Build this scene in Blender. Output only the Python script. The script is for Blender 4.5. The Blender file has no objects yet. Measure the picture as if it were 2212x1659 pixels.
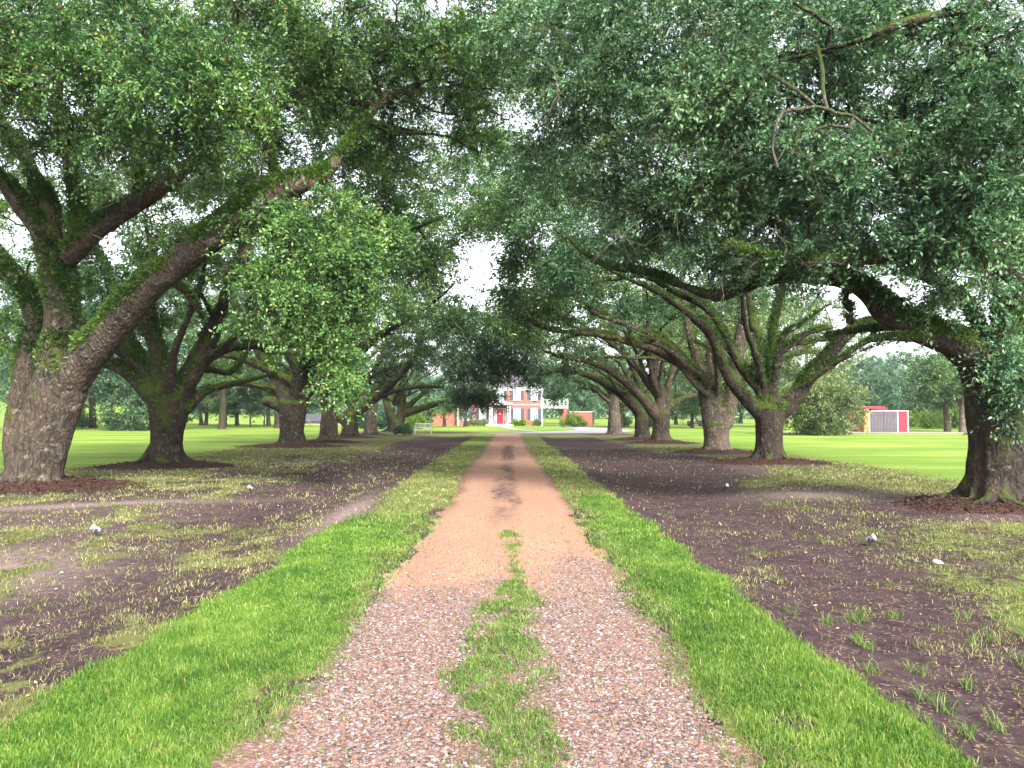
import bpy, math
import numpy as np
from mathutils import Vector, Matrix

R = math.radians
sc = bpy.context.scene
COL = sc.collection
rng = np.random.default_rng(7)

# ------------------------------------------------------------------ camera frame
F, CX, CY = 1600.0, 1106.0, 829.5        # focal length and centre, in a 2212 x 1659 frame
HZ, VX, EYE = 893.0, 1100.0, 1.8
PITCH = math.atan((HZ - CY) / F)
YAW = math.atan((CX - VX) / F)
RM = np.array(Matrix.Rotation(-YAW, 3, 'Z') @ Matrix.Rotation(PITCH, 3, 'X'))


def P(x, y, Y):
    """a point seen at (x, y) of the photograph, Y metres down the drive"""
    d = RM @ np.array([(x - CX) / F, 1.0, (CY - y) / F])
    d = d * (Y / d[1])
    return np.array([d[0], d[1], d[2] + EYE])


# ------------------------------------------------------------------ noise
def _h(ix, iy, s):
    n = (ix.astype(np.int64) * 374761393 + iy.astype(np.int64) * 668265263 + s * 1442695041) & 0x7fffffff
    n = ((n ^ (n >> 13)) * 1274126177) & 0x7fffffff
    return ((n ^ (n >> 16)) & 0xffff) / 65535.0


def vn(x, y, s=0):
    x = np.asarray(x, float); y = np.asarray(y, float)
    ix, iy = np.floor(x), np.floor(y)
    fx, fy = x - ix, y - iy
    fx = fx * fx * (3 - 2 * fx); fy = fy * fy * (3 - 2 * fy)
    a = _h(ix, iy, s); b = _h(ix + 1, iy, s); c = _h(ix, iy + 1, s); d = _h(ix + 1, iy + 1, s)
    return (a * (1 - fx) + b * fx) * (1 - fy) + (c * (1 - fx) + d * fx) * fy


def fbm(x, y, s=0, o=4):
    t = 0; a = 0.5; n = 0
    for k in range(o):
        t = t + a * vn(x * 2 ** k + 17.3 * k, y * 2 ** k - 9.1 * k, s + k); n += a; a *= 0.5
    return t / n


def sm(a, b, x):
    t = np.clip((np.asarray(x, float) - a) / (b - a), 0, 1)
    return t * t * (3 - 2 * t)


# ------------------------------------------------------------------ objects
def tag(o, label=None, cat=None, group=None, kind=None):
    if label: o['label'] = label
    if cat: o['category'] = cat
    if group: o['group'] = group
    if kind: o['kind'] = kind
    return o


def empty(name, loc, label, cat, group=None, rz=0):
    o = bpy.data.objects.new(name, None)
    COL.objects.link(o); o.location = [float(v) for v in loc]; o.rotation_euler.z = rz
    o.empty_display_size = 0.2
    return tag(o, label, cat, group)


def mesh_np(name, v, f, mat, parent=None, smooth=False, attrs=None):
    """v: (N,3); f: list of (M,k) int arrays"""
    if not isinstance(f, list): f = [f]
    me = bpy.data.meshes.new(name)
    v = np.asarray(v, np.float32)
    me.vertices.add(len(v)); me.vertices.foreach_set('co', v.ravel())
    loops = np.concatenate([a.ravel() for a in f]).astype(np.int32)
    sizes = np.concatenate([np.full(len(a), a.shape[1]) for a in f]).astype(np.int32)
    starts = np.concatenate([[0], np.cumsum(sizes)[:-1]]).astype(np.int32)
    me.loops.add(len(loops)); me.loops.foreach_set('vertex_index', loops)
    me.polygons.add(len(sizes)); me.polygons.foreach_set('loop_start', starts)
    me.polygons.foreach_set('loop_total', sizes)
    me.polygons.foreach_set('use_smooth', np.full(len(sizes), smooth))
    if attrs:
        for k, a in attrs.items():
            at = me.attributes.new(k, 'FLOAT', 'POINT'); at.data.foreach_set('value', np.asarray(a, np.float32))
    me.update(calc_edges=True)
    me.materials.append(mat)
    o = bpy.data.objects.new(name, me); COL.objects.link(o)
    if parent is not None:
        o.parent = parent
        o.matrix_parent_inverse = Matrix.Translation(parent.location).inverted() if False else Matrix()
    return o


class MB:
    """collects simple shapes (local coordinates of the thing) and links them as one mesh"""
    def __init__(s): s.v = []; s.f = []; s.n = 0
    def add(s, v, f):
        s.v += [tuple(p) for p in v]; s.f += [tuple(i + s.n for i in q) for q in f]; s.n += len(v); return s
    def box(s, x0, x1, y0, y1, z0, z1):
        v = [(x0, y0, z0), (x1, y0, z0), (x1, y1, z0), (x0, y1, z0), (x0, y0, z1), (x1, y0, z1), (x1, y1, z1), (x0, y1, z1)]
        return s.add(v, [(3, 2, 1, 0), (4, 5, 6, 7), (0, 1, 5, 4), (1, 2, 6, 5), (2, 3, 7, 6), (3, 0, 4, 7)])
    def prism(s, pts, y0, y1):
        n = len(pts)
        v = [(x, y0, z) for x, z in pts] + [(x, y1, z) for x, z in pts]
        return s.add(v, [tuple(range(n)), tuple(range(2 * n - 1, n - 1, -1))] + [(i, i + n, (i + 1) % n + n, (i + 1) % n) for i in range(n)])
    def lathe(s, c, prof, n=16, axis='z'):
        v = []; f = []
        for r, h in prof:
            for k in range(n):
                a = 2 * math.pi * k / n; p = (r * math.cos(a), r * math.sin(a), h)
                if axis == 'x': p = (p[2], p[0], p[1])
                if axis == 'y': p = (p[0], p[2], p[1])
                v.append((c[0] + p[0], c[1] + p[1], c[2] + p[2]))
        for i in range(len(prof) - 1):
            for k in range(n):
                f.append((i * n + k, i * n + (k + 1) % n, (i + 1) * n + (k + 1) % n, (i + 1) * n + k))
        f.append(tuple(range(n - 1, -1, -1))); f.append(tuple((len(prof) - 1) * n + k for k in range(n)))
        return s.add(v, f)
    def build(s, name, mat, parent=None, bevel=0, smooth=False):
        me = bpy.data.meshes.new(name); me.from_pydata(s.v, [], s.f); me.update(); me.materials.append(mat)
        if smooth:
            for p in me.polygons: p.use_smooth = True
        o = bpy.data.objects.new(name, me); COL.objects.link(o)
        if parent: o.parent = parent
        if bevel:
            m = o.modifiers.new('bevel', 'BEVEL'); m.width = bevel; m.segments = 2; m.limit_method = 'ANGLE'
        return o


# ------------------------------------------------------------------ materials
def newmat(name):
    m = bpy.data.materials.new(name); m.use_nodes = True
    nt = m.node_tree; nt.nodes.clear()
    out = nt.nodes.new('ShaderNodeOutputMaterial')
    return m, nt, out


class NT:
    def __init__(s, nt): s.nt = nt
    def n(s, t, **k):
        nd = s.nt.nodes.new('ShaderNode' + t)
        for a, b in k.items(): setattr(nd, a, b)
        return nd
    def link(s, a, b): s.nt.links.new(a, b)
    def noise(s, vec, scale, detail=4, rough=0.6, dist=0):
        n = s.n('TexNoise'); n.inputs['Scale'].default_value = scale; n.inputs['Detail'].default_value = detail
        n.inputs['Roughness'].default_value = rough; n.inputs['Distortion'].default_value = dist
        if vec is not None: s.link(vec, n.inputs['Vector'])
        return n.outputs['Fac']
    def ramp(s, fac, stops, interp='LINEAR'):
        r = s.n('ValToRGB'); r.color_ramp.interpolation = interp
        e = r.color_ramp.elements
        while len(e) < len(stops): e.new(0.5)
        for i, (p, c) in enumerate(stops):
            e[i].position = p; e[i].color = (c[0], c[1], c[2], 1) if not isinstance(c, (int, float)) else (c, c, c, 1)
        s.link(fac, r.inputs['Fac']); return r.outputs['Color']
    def math(s, op, a, b=None, c=None, clamp=False):
        m = s.n('Math', operation=op, use_clamp=clamp)
        for i, v in enumerate((a, b, c)):
            if v is None: continue
            if isinstance(v, (int, float)): m.inputs[i].default_value = v
            else: s.link(v, m.inputs[i])
        return m.outputs[0]
    def mix(s, fac, a, b, mode='MIX'):
        m = s.n('MixRGB', blend_type=mode)
        for i, v in zip(('Fac', 'Color1', 'Color2'), (fac, a, b)):
            if isinstance(v, (int, float)): m.inputs[i].default_value = v
            elif isinstance(v, tuple): m.inputs[i].default_value = (v[0], v[1], v[2], 1)
            else: s.link(v, m.inputs[i])
        return m.outputs[0]
    def mapping(s, vec, scale):
        m = s.n('Mapping'); m.inputs['Scale'].default_value = scale; s.link(vec, m.inputs['Vector']); return m.outputs[0]
    def pos(s): return s.n('NewGeometry').outputs['Position']
    def attr(s, name): return s.n('Attribute', attribute_name=name).outputs['Fac']
    def bump(s, h, strength, dist):
        b = s.n('Bump'); b.inputs['Strength'].default_value = strength; b.inputs['Distance'].default_value = dist
        s.link(h, b.inputs['Height']); return b.outputs[0]
    def bsdf(s, col, rough=0.8, normal=None, spec=0.3):
        b = s.n('BsdfPrincipled')
        if isinstance(col, tuple): b.inputs['Base Color'].default_value = (*col, 1)
        else: s.link(col, b.inputs['Base Color'])
        if isinstance(rough, (int, float)): b.inputs['Roughness'].default_value = rough
        else: s.link(rough, b.inputs['Roughness'])
        b.inputs['Specular IOR Level'].default_value = spec
        if normal is not None: s.link(normal, b.inputs['Normal'])
        return b.outputs[0]


def simple(name, col, rough=0.7, var=0.15, scale=6, bump=0.0, spec=0.3):
    m, nt, out = newmat(name); s = NT(nt)
    n = s.noise(s.pos(), scale, 5)
    c = s.ramp(n, [(0.3, tuple(v * (1 - var) for v in col)), (0.7, tuple(min(1, v * (1 + var)) for v in col))])
    s.link(s.bsdf(c, rough, s.bump(n, bump, 0.02) if bump else None, spec), out.inputs['Surface']); return m


def leafmat(name, dark, mid, light, trans=0.35, odd=None, scale=0.35, rough=0.36, spec=0.55):
    """leaves: each leaf its own shade, whole sprays drifting between darker and lighter green"""
    m, nt, out = newmat(name); s = NT(nt)
    g = s.n('NewGeometry')
    r = g.outputs['Random Per Island']
    n = s.math('ADD', s.math('MULTIPLY', s.noise(g.outputs['Position'], scale, 3), .6), s.math('MULTIPLY', s.noise(g.outputs['Position'], scale * 3.6, 2), .4))  # finer noise paints clump shading, dark voids and bright tufts, into the colour
    t = s.math('ADD', s.math('MULTIPLY', s.math('POWER', r, 1.5), 0.75), s.math('MULTIPLY', s.math('SUBTRACT', n, 0.5), 2.6))
    t = s.math('ADD', t, 0.16, clamp=True)
    c = s.ramp(t, [(0.0, dark), (0.5, mid), (1.0, light)])
    if odd:
        k = s.math('GREATER_THAN', s.math('FRACT', s.math('MULTIPLY', r, 37.7)), 0.985)
        c = s.mix(k, c, odd)
    b = s.bsdf(c, rough, None, spec)
    tr = s.n('BsdfTranslucent')
    s.link(s.mix(0.5, c, (0.25, 0.45, 0.06), 'MULTIPLY') if False else s.mix(0.3, c, (0.11, 0.27, 0.035)), tr.inputs['Color'])
    mx = s.n('MixShader'); mx.inputs[0].default_value = trans
    s.link(b, mx.inputs[1]); s.link(tr.outputs[0], mx.inputs[2])
    s.link(mx.outputs[0], out.inputs['Surface']); return m


def barkmat(name, base, light, moss=0.5, mosscol=(0.055, 0.085, 0.012), bumpd=0.05):
    m, nt, out = newmat(name); s = NT(nt)
    p = s.pos()
    v = s.n('TexVoronoi', feature='F1'); v.inputs['Scale'].default_value = 15
    wob = s.n('TexNoise'); wob.inputs['Scale'].default_value = 3.0; s.link(p, wob.inputs['Vector'])
    ad = s.n('VectorMath', operation='ADD'); sc_ = s.n('VectorMath', operation='SCALE'); sc_.inputs['Scale'].default_value = 0.3
    s.link(wob.outputs['Color'], sc_.inputs[0]); s.link(sc_.outputs[0], ad.inputs[0]); s.link(s.mapping(p, (1, 1, 0.32)), ad.inputs[1])
    s.link(ad.outputs[0], v.inputs['Vector'])
    big = s.noise(p, 0.9, 4); fine = s.noise(s.mapping(p, (1, 1, 0.35)), 26, 6, 0.7)
    c = s.ramp(v.outputs['Distance'], [(0.0, light), (0.35, base), (0.75, tuple(x * 0.45 for x in base))])
    c = s.mix(s.ramp(fine, [(0.35, 0.0), (0.65, 0.6)]), c, tuple(x * 0.55 for x in base))
    lich = s.ramp(s.noise(p, 5.5, 6, 0.75), [(0.56, 0.0), (0.64, 0.75)])
    c = s.mix(lich, c, tuple(min(1, x * 1.45 + .02) for x in light))
    c = s.mix(s.ramp(big, [(0.45, 0.0), (0.65, 0.35)]), c, tuple(x * y for x, y in zip(light, (1.05, .85, .75))))
    nz = s.n('SeparateXYZ'); s.link(s.n('NewGeometry').outputs['Normal'], nz.inputs[0])
    pz = s.n('SeparateXYZ'); s.link(p, pz.inputs[0])
    mm = s.math('ADD', s.math('MULTIPLY', nz.outputs['Z'], 0.55), s.math('MULTIPLY', s.noise(p, 1.6, 5, 0.7), 1.5))
    mf = s.ramp(s.math('SUBTRACT', mm, s.math('MULTIPLY', s.math('SUBTRACT', 1.4, s.math('MULTIPLY', pz.outputs['Z'], 1.0), clamp=True), .28)), [(1.0 - 0.35 * moss, 0.0), (1.2 - 0.35 * moss, 0.9)])
    mc = s.ramp(s.noise(p, 22, 3), [(0.3, tuple(x * 0.5 for x in mosscol)), (0.7, mosscol)])
    c = s.mix(mf, c, mc)
    h = s.math('ADD', s.math('MULTIPLY', v.outputs['Distance'], -0.9), s.math('MULTIPLY', fine, 0.8))
    s.link(s.bsdf(c, 0.9, s.bump(h, 1.0, bumpd), 0.15), out.inputs['Surface']); return m


# ------------------------------------------------------------------ ground cover layout
TREES = {}      # name -> (x, y)
LX, RX = -11.4, 9.15
ROW = dict(L1=(-11.45, 17.8), L2=(-11.4, 24.6), L3=(-11.7, 40.0), L4=(-11.0, 45.0), L5=(-11.4, 53.3), L6=(-11.4, 61.0), L7=(-10.9, 70.0),
           R1=(9.15, 13.9), R2=(9.16, 26.2), R3=(9.3, 33.1), R4=(9.1, 44.3), R5=(8.95, 49.7), R6=(8.7, 61.3))


def height(x, y):
    x = np.asarray(x, float); y = np.asarray(y, float)
    h = 0.05 * (fbm(x * 0.25, y * 0.25, 3) - 0.5) + 0.018 * (fbm(x * 2.2, y * 2.2, 5, 3) - 0.5)
    near = np.exp(-(x / 3.2) ** 2)
    h = h * (1 - 0.75 * np.exp(-(x / 1.6) ** 2))
    verge = sm(-3.1, -2.5, x) * sm(-1.2, -1.5, x) + sm(1.15, 1.4, x) * sm(2.6, 2.15, x)
    h = h + 0.03 * verge * sm(70, 40, y)
    h = h - 0.07 * (sm(-3.0, -4, x) * sm(-7, -5, x) + sm(2.5, 3.2, x) * sm(6.5, 4.5, x)) * sm(75, 50, y)
    for k, (tx, ty) in ROW.items():
        d = np.hypot(x - tx, y - ty)
        h = h + 0.16 * np.exp(-(d / 1.7) ** 2)
    # meadow rising far away on the left, behind the park trees
    h = h + 9.0 * sm(-45, -190, x) * sm(110, 230, y)
    return h


def cover(x, y):
    """grass cover, lushness, sand, for a point of the ground"""
    x = np.asarray(x, float); y = np.asarray(y, float)
    w = (fbm(x * 0.9, y * 0.35, 11) - 0.5) * 0.55
    w2 = (fbm(x * 0.16, y * 0.10, 23) - 0.5)
    pat = fbm(x * 0.55, y * 0.4, 31, 5)
    pat2 = fbm(x * 1.7, y * 1.3, 37, 4)
    far = sm(48, 64, y)
    c = np.zeros_like(x); lush = np.zeros_like(x)
    # left of the drive
    lv = sm(-2.95, -2.7, x + w * 0.6 + .35 * (fbm(x * 2.6, y * 1.6, 13) - .5)) * (x < -0.5)
    lv1 = lv * sm(12.6, 12.0, y + w * 2)
    cl = 0.17 + 0.38 * sm(0.50, 0.60, pat) * sm(26, 12, y) * sm(.38, .6, pat2) + 0.4 * sm(0.5, 0.6, pat2)
    dark = sm(-6.8 - 2 * w2, -5.8 - 2 * w2, x) * sm(9, 14, y)
    cl = cl * (1 - 0.75 * dark)
    outer = sm(-7.0 + 4 * w2, -9.5 + 4 * w2, x) * sm(14, 19, y + 5 * w2)
    cl = np.maximum(cl, outer * (0.55 + 0.3 * (pat - .4)))
    lawn_l = sm(-12.5, -15.5, x + 5 * w2) * sm(15, 20, y)
    cl = np.maximum(cl, lawn_l)
    cl = np.maximum(cl, sm(28, 42, y) * sm(-6.0, -7.5, x + 1.5 * w2) * 0.85)
    cl = np.maximum(cl, lv1)
    cl = np.maximum(cl, lv * (y > 11.5) * (0.62 + 0.5 * (pat - .5)))
    # right of the drive
    rv = sm(2.45, 2.15, x + w * 0.6 + .35 * (fbm(x * 2.6, y * 1.6, 15) - .5)) * (x > 0.5)
    edge = 3.2 + 1.6 * w2 + 0.09 * y + 2.2 * sm(16, 24, y) * sm(34, 28, y)
    cr = 0.04 + 0.30 * sm(0.54, 0.66, pat2) * sm(16, 9, y) + 0.3 * sm(0.56, 0.64, pat) * sm(12, 6, y)
    rl = sm(edge, edge + .9, x + w * 1.3)
    cr = np.maximum(cr, rl * (0.66 + 1.1 * (pat - 0.5)))
    mid = sm(11, 13.5, y) * sm(20, 16, y)
    cr = cr * (1 - 0.45 * mid * (x < 12))
    lawn_r = sm(10.5, 13.5, x + 5 * w2) * sm(15, 22, y + (x - 10) * .5)
    cr = np.maximum(cr, lawn_r)
    cr = np.maximum(cr, sm(30, 42, y) * sm(5.8, 7.2, x + 1.5 * w2) * 0.85)
    cr = np.maximum(cr, rv * (0.95 - 0.3 * sm(12, 30, y)))
    c = np.where(x < 0, cl, cr)
    c = np.maximum(c, far * 0.97)
    lush = np.where(x < 0, np.maximum(np.maximum(lv1, lawn_l), lv * .5), np.maximum(rv * (.5 + .4 * sm(22, 10, y)), lawn_r))
    lush = np.maximum(lush, sm(70, 78, y))
    gp = np.where(x < 0, -1.36 - x, x - 1.25)
    gw = gp + (fbm(x * 1.3 + 40, y * 1.1, 111, 4) - .5) * .75 + .10
    c = c * (1 - .6 * (y < 14) * sm(.36, .12, gw)); lush = lush * (1 - .85 * sm(.40, .16, gw) * (y < 16))
    bare = np.exp(-(((x - 1.62) / .13) ** 2 + ((y - 4.32) / .10) ** 2)); c = c * (1 - np.clip(bare * 2, 0, 1))
    lush = np.maximum(lush, rl * .4 * (x > 0) * sm(14, 11, y)); c = np.maximum(c, rl * (x > 0) * sm(14, 11, y) * (.55 + 1.6 * (pat - .35)) * sm(3.2, 3.8, x))
    # mulch stays bare
    for k, (tx, ty) in ROW.items():
        d = np.hypot((x - tx) * 0.75, y - ty) + w * 1.2
        c = c * sm(1.5, 2.1, d)
    sand = sm(0.50, 0.60, fbm(x * 0.22 + 4, y * 0.5, 51)) * 0.6
    s1 = np.exp(-(((x + 8.2) / 2.6) ** 2 + ((y - 14.7 - (x + 8.2) * .45) / 0.5) ** 2))
    s2 = np.exp(-(((x - 6.6) / 1.8) ** 2 + ((y - 16.4) / 0.9) ** 2))
    s3 = np.exp(-(((x + 6.3) / 1.3) ** 2 + ((y - 8.6) / 1.6) ** 2))
    s4 = np.exp(-(((x + 2.9) / .35) ** 2 + ((y - 13.5) / 2.6) ** 2))
    sand = np.maximum(sand * sm(4.5, 6.5, np.abs(x)) * 0.35, np.maximum(np.maximum(s1, s2), np.maximum(s3, s4)))
    c = c * (1 - 0.9 * np.maximum(np.maximum(s1, s2), s4))
    return np.clip(c, 0, 1), np.clip(lush, 0, 1), np.clip(sand, 0, 1)


def axis(a, steps):
    out = [a]
    for end, st in steps:
        while out[-1] < end: out.append(out[-1] + st)
    return np.array(out)


def grid(xs, ys):
    X, Y = np.meshgrid(xs, ys)
    n, m = len(xs), len(ys)
    i = np.arange(m - 1)[:, None] * n + np.arange(n - 1)[None, :]
    f = np.stack([i, i + 1, i + n + 1, i + n], -1).reshape(-1, 4)
    return X.ravel(), Y.ravel(), f


def build_ground():
    half = axis(0, [(8, 0.13), (20, 0.35), (60, 1.5), (200, 8), (2200, 120)])
    xs = np.concatenate([-half[:0:-1], half])
    ys = np.concatenate([-axis(0.3, [(6, 1.2), (60, 12), (2200, 150)])[::-1], axis(0, [(14, 0.13), (30, 0.3), (80, 0.9), (260, 6), (2400, 120)])])
    X, Y, f = grid(xs, ys)
    c, l, s = cover(X, Y)
    m, nt, out = newmat('ground'); t = NT(nt)
    p = t.pos()
    cov, lush, sand = t.attr('cover'), t.attr('lush'), t.attr('sand')
    n1 = t.noise(p, 9, 8, 0.72); n2 = t.noise(p, 1.4, 5, 0.6); n3 = t.noise(p, 60, 4, 0.7)
    soil = t.ramp(n1, [(0.30, (0.012, 0.007, 0.010)), (0.5, (0.036, 0.022, 0.026)), (0.72, (0.090, 0.064, 0.058))])
    soil = t.mix(t.ramp(n2, [(0.35, 0.0), (0.65, 0.45)]), soil, (0.078, 0.049, 0.049))
    # leaf litter and straw flecks
    v = t.n('TexVoronoi', feature='F1'); v.inputs['Scale'].default_value = 26; v.inputs['Randomness'].default_value = 1; t.link(p, v.inputs['Vector'])
    fl = t.math('MULTIPLY', t.math('LESS_THAN', v.outputs['Distance'], 0.28), t.math('GREATER_THAN', t.noise(p, 3, 3), 0.5))
    soil = t.mix(t.math('MULTIPLY', fl, 0.55), soil, t.mix(n1, (0.10, 0.05, 0.035), (0.42, 0.34, 0.2)))
    sandc = t.ramp(n1, [(0.3, (0.11, 0.078, 0.074)), (0.7, (0.27, 0.205, 0.19))])
    soil = t.mix(sand, soil, sandc)
    gl = t.ramp(n3, [(0.3, (0.070, 0.125, 0.014)), (0.7, (0.165, 0.260, 0.036))])
    gd = t.ramp(n3, [(0.3, (0.055, 0.064, 0.020)), (0.7, (0.165, 0.165, 0.062))])
    big = t.noise(t.mapping(p, (0.12, 0.35, 1)), 1.0, 4)
    gl = t.mix(t.ramp(big, [(0.4, 0.0), (0.65, 0.8)]), gl, (0.255, 0.320, 0.060))
    shade_bands = t.noise(t.mapping(p, (0.035, 0.22, 1)), 1.0, 5, .65)  # dappled shadow bands across the lawn, painted as darker green streaks
    gl = t.mix(t.ramp(shade_bands, [(0.42, 0.0), (0.55, 0.55)]), gl, (0.075, 0.160, 0.018))
    gl = t.mix(t.ramp(t.noise(p, 1.1, 6, .75), [(0.5, 0.0), (0.7, 0.45)]), gl, (0.20, 0.21, 0.07))
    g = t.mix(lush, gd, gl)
    k = t.math('ADD', t.math('MULTIPLY', cov, 1.25), t.math('SUBTRACT', t.math('MULTIPLY', n1, 1.3), 1.15))
    k = t.ramp(k, [(0.0, 0.0), (0.18, 1.0)])
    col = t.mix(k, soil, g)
    h = t.math('ADD', t.math('MULTIPLY', n1, 0.7), t.math('MULTIPLY', n3, 0.3))
    t.link(t.bsdf(col, 0.95, t.bump(h, 0.7, 0.05), 0.1), out.inputs['Surface'])
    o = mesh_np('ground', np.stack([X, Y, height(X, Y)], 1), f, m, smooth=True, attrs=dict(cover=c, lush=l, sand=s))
    tag(o, kind='structure')


def dl(y):  # left and right edge of the drive
    return -1.30 - 0.06 * np.sin(y * 0.31) + 0.16 * (fbm(y * 0.8, y * 0 + 3, 61) - 0.5) - 0.1 * sm(3, 25, y) * 0


def dr(y):
    return 1.22 - 0.20 * sm(8, 40, y) + 0.16 * (fbm(y * 0.8, y * 0 + 9, 67) - 0.5)


def strip_mask(x, y):
    """centre grass of the drive"""
    w = (fbm(x * 1.4, y * 1.0, 71) - 0.5)
    c = 0.02 + 0.10 * np.sin(y * 0.9)
    wd = 0.16 * sm(11.5, 10.2, y) + 0.12 * sm(9.0, 6.5, y) + 0.06 * sm(4.5, 5.5, y) * sm(8, 6, y) - 0.05 * sm(4, 3, y)
    return sm(wd + 0.06, wd - 0.12, np.abs(x - c * .6) + w * 0.36) * (y < 11.3)


def build_drive():
    ys = np.concatenate([axis(-6, [(2.5, 0.6)]), axis(2.7, [(14, 0.07), (30, 0.2), (66, 0.5)])])
    us = np.linspace(0, 1, 41)
    U, Y = np.meshgrid(us, ys)
    jag = 0.42 * (fbm(Y * 2.3, U * 0 + 2 + 9 * (U > .5), 81, 5) - 0.5)
    X = dl(Y) + (dr(Y) - dl(Y)) * U + jag * (np.abs(U - 0.5) * 2) ** 6 * np.sign(U - .5)
    X = np.where(Y > 60, X * (1 + 0.03 * (Y - 60)), X)
    Z = height(X, Y) + 0.012 - 0.010 * np.abs(2 * U - 1) ** 8 + 0.012 * (1 - (2 * U - 1) ** 2)
    n = len(us); i = np.arange(len(ys) - 1)[:, None] * n + np.arange(n - 1)[None, :]
    f = np.stack([i, i + 1, i + n + 1, i + n], -1).reshape(-1, 4)
    coarse = sm(7.9, 6.2, Y + 4.5 * (fbm(X * 1.1, Y * 0.7, 91, 5) - 0.5) - 1.6 * sm(-0.1, 0.8, X) + 0.9 * sm(1.0, 1.3, X))
    litter = np.maximum(sm(0.35, 0.12, np.abs(X + 0.05) + 0.5 * (fbm(X * 2, Y * .8, 97) - .5)) * sm(10, 15, Y) * sm(52, 44, Y) * (.25 + .75 * sm(0.42, 0.6, fbm(X, Y * .3, 99))),
                        0.8 * sm(0.35, 0.05, np.minimum(X - dl(Y), dr(Y) - X) + 0.5 * (fbm(X * 2, Y * .7, 95) - .4)) * sm(11, 16, Y))
    m, nt, out = newmat('gravel_drive'); t = NT(nt)
    p = t.pos(); ca = t.attr('coarse'); li = t.attr('litter')
    v = t.n('TexVoronoi', feature='F1'); v.inputs['Scale'].default_value = 48; t.link(p, v.inputs['Vector'])
    vb = t.n('TexVoronoi', feature='F1'); vb.inputs['Scale'].default_value = 110; t.link(p, vb.inputs['Vector'])
    n1 = t.noise(p, 4, 6, 0.65); n3 = t.noise(t.mapping(p, (1, 0.25, 1)), 1.5, 4)
    sep = t.n('SeparateColor'); t.link(vb.outputs['Color'], sep.inputs[0])
    fine = t.ramp(sep.outputs[0], [(0.0, (0.14, 0.056, 0.036)), (0.4, (0.29, 0.157, 0.096)), (0.8, (0.40, 0.242, 0.158)), (1.0, (0.47, 0.35, 0.27))])
    sep2 = t.n('SeparateColor'); t.link(v.outputs['Color'], sep2.inputs[0])
    co = t.ramp(sep2.outputs[0], [(0.0, (0.05, 0.034, 0.034)), (0.4, (0.14, 0.083, 0.070)), (0.75, (0.22, 0.145, 0.125)), (1.0, (0.30, 0.25, 0.24))])
    co = t.mix(t.ramp(v.outputs['Distance'], [(0.35, 0.0), (0.75, 0.8)]), co, (0.10, 0.065, 0.06))
    col = t.mix(ca, fine, co)
    col = t.mix(t.ramp(n3, [(0.42, 0.0), (0.6, 0.35)]), col, (0.235, 0.125, 0.085))
    col = t.mix(t.ramp(n1, [(0.5, 0.0), (0.72, 0.35)]), col, (0.24, 0.14, 0.115))
    lf = t.math('MULTIPLY', li, t.ramp(t.noise(p, 7, 6, .75), [(0.36, 0.0), (0.56, 1.0)]))
    col = t.mix(lf, col, (0.055, 0.035, 0.036))
    h = t.math('ADD', t.math('MULTIPLY', v.outputs['Distance'], -1.0), t.math('MULTIPLY', vb.outputs['Distance'], -0.6))
    t.link(t.bsdf(col, 0.9, t.bump(h, 0.8, 0.012), 0.2), out.inputs['Surface'])
    o = mesh_np('driveway', np.stack([X.ravel(), Y.ravel(), Z.ravel()], 1), f, m, smooth=True, attrs=dict(coarse=coarse.ravel(), litter=litter.ravel()))
    tag(o, kind='structure')


def drive_z(x, y):
    u = (x - dl(y)) / (dr(y) - dl(y))
    return height(x, y) + 0.012 - 0.010 * np.abs(2 * u - 1) ** 8 + 0.012 * (1 - (2 * u - 1) ** 2)


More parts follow.
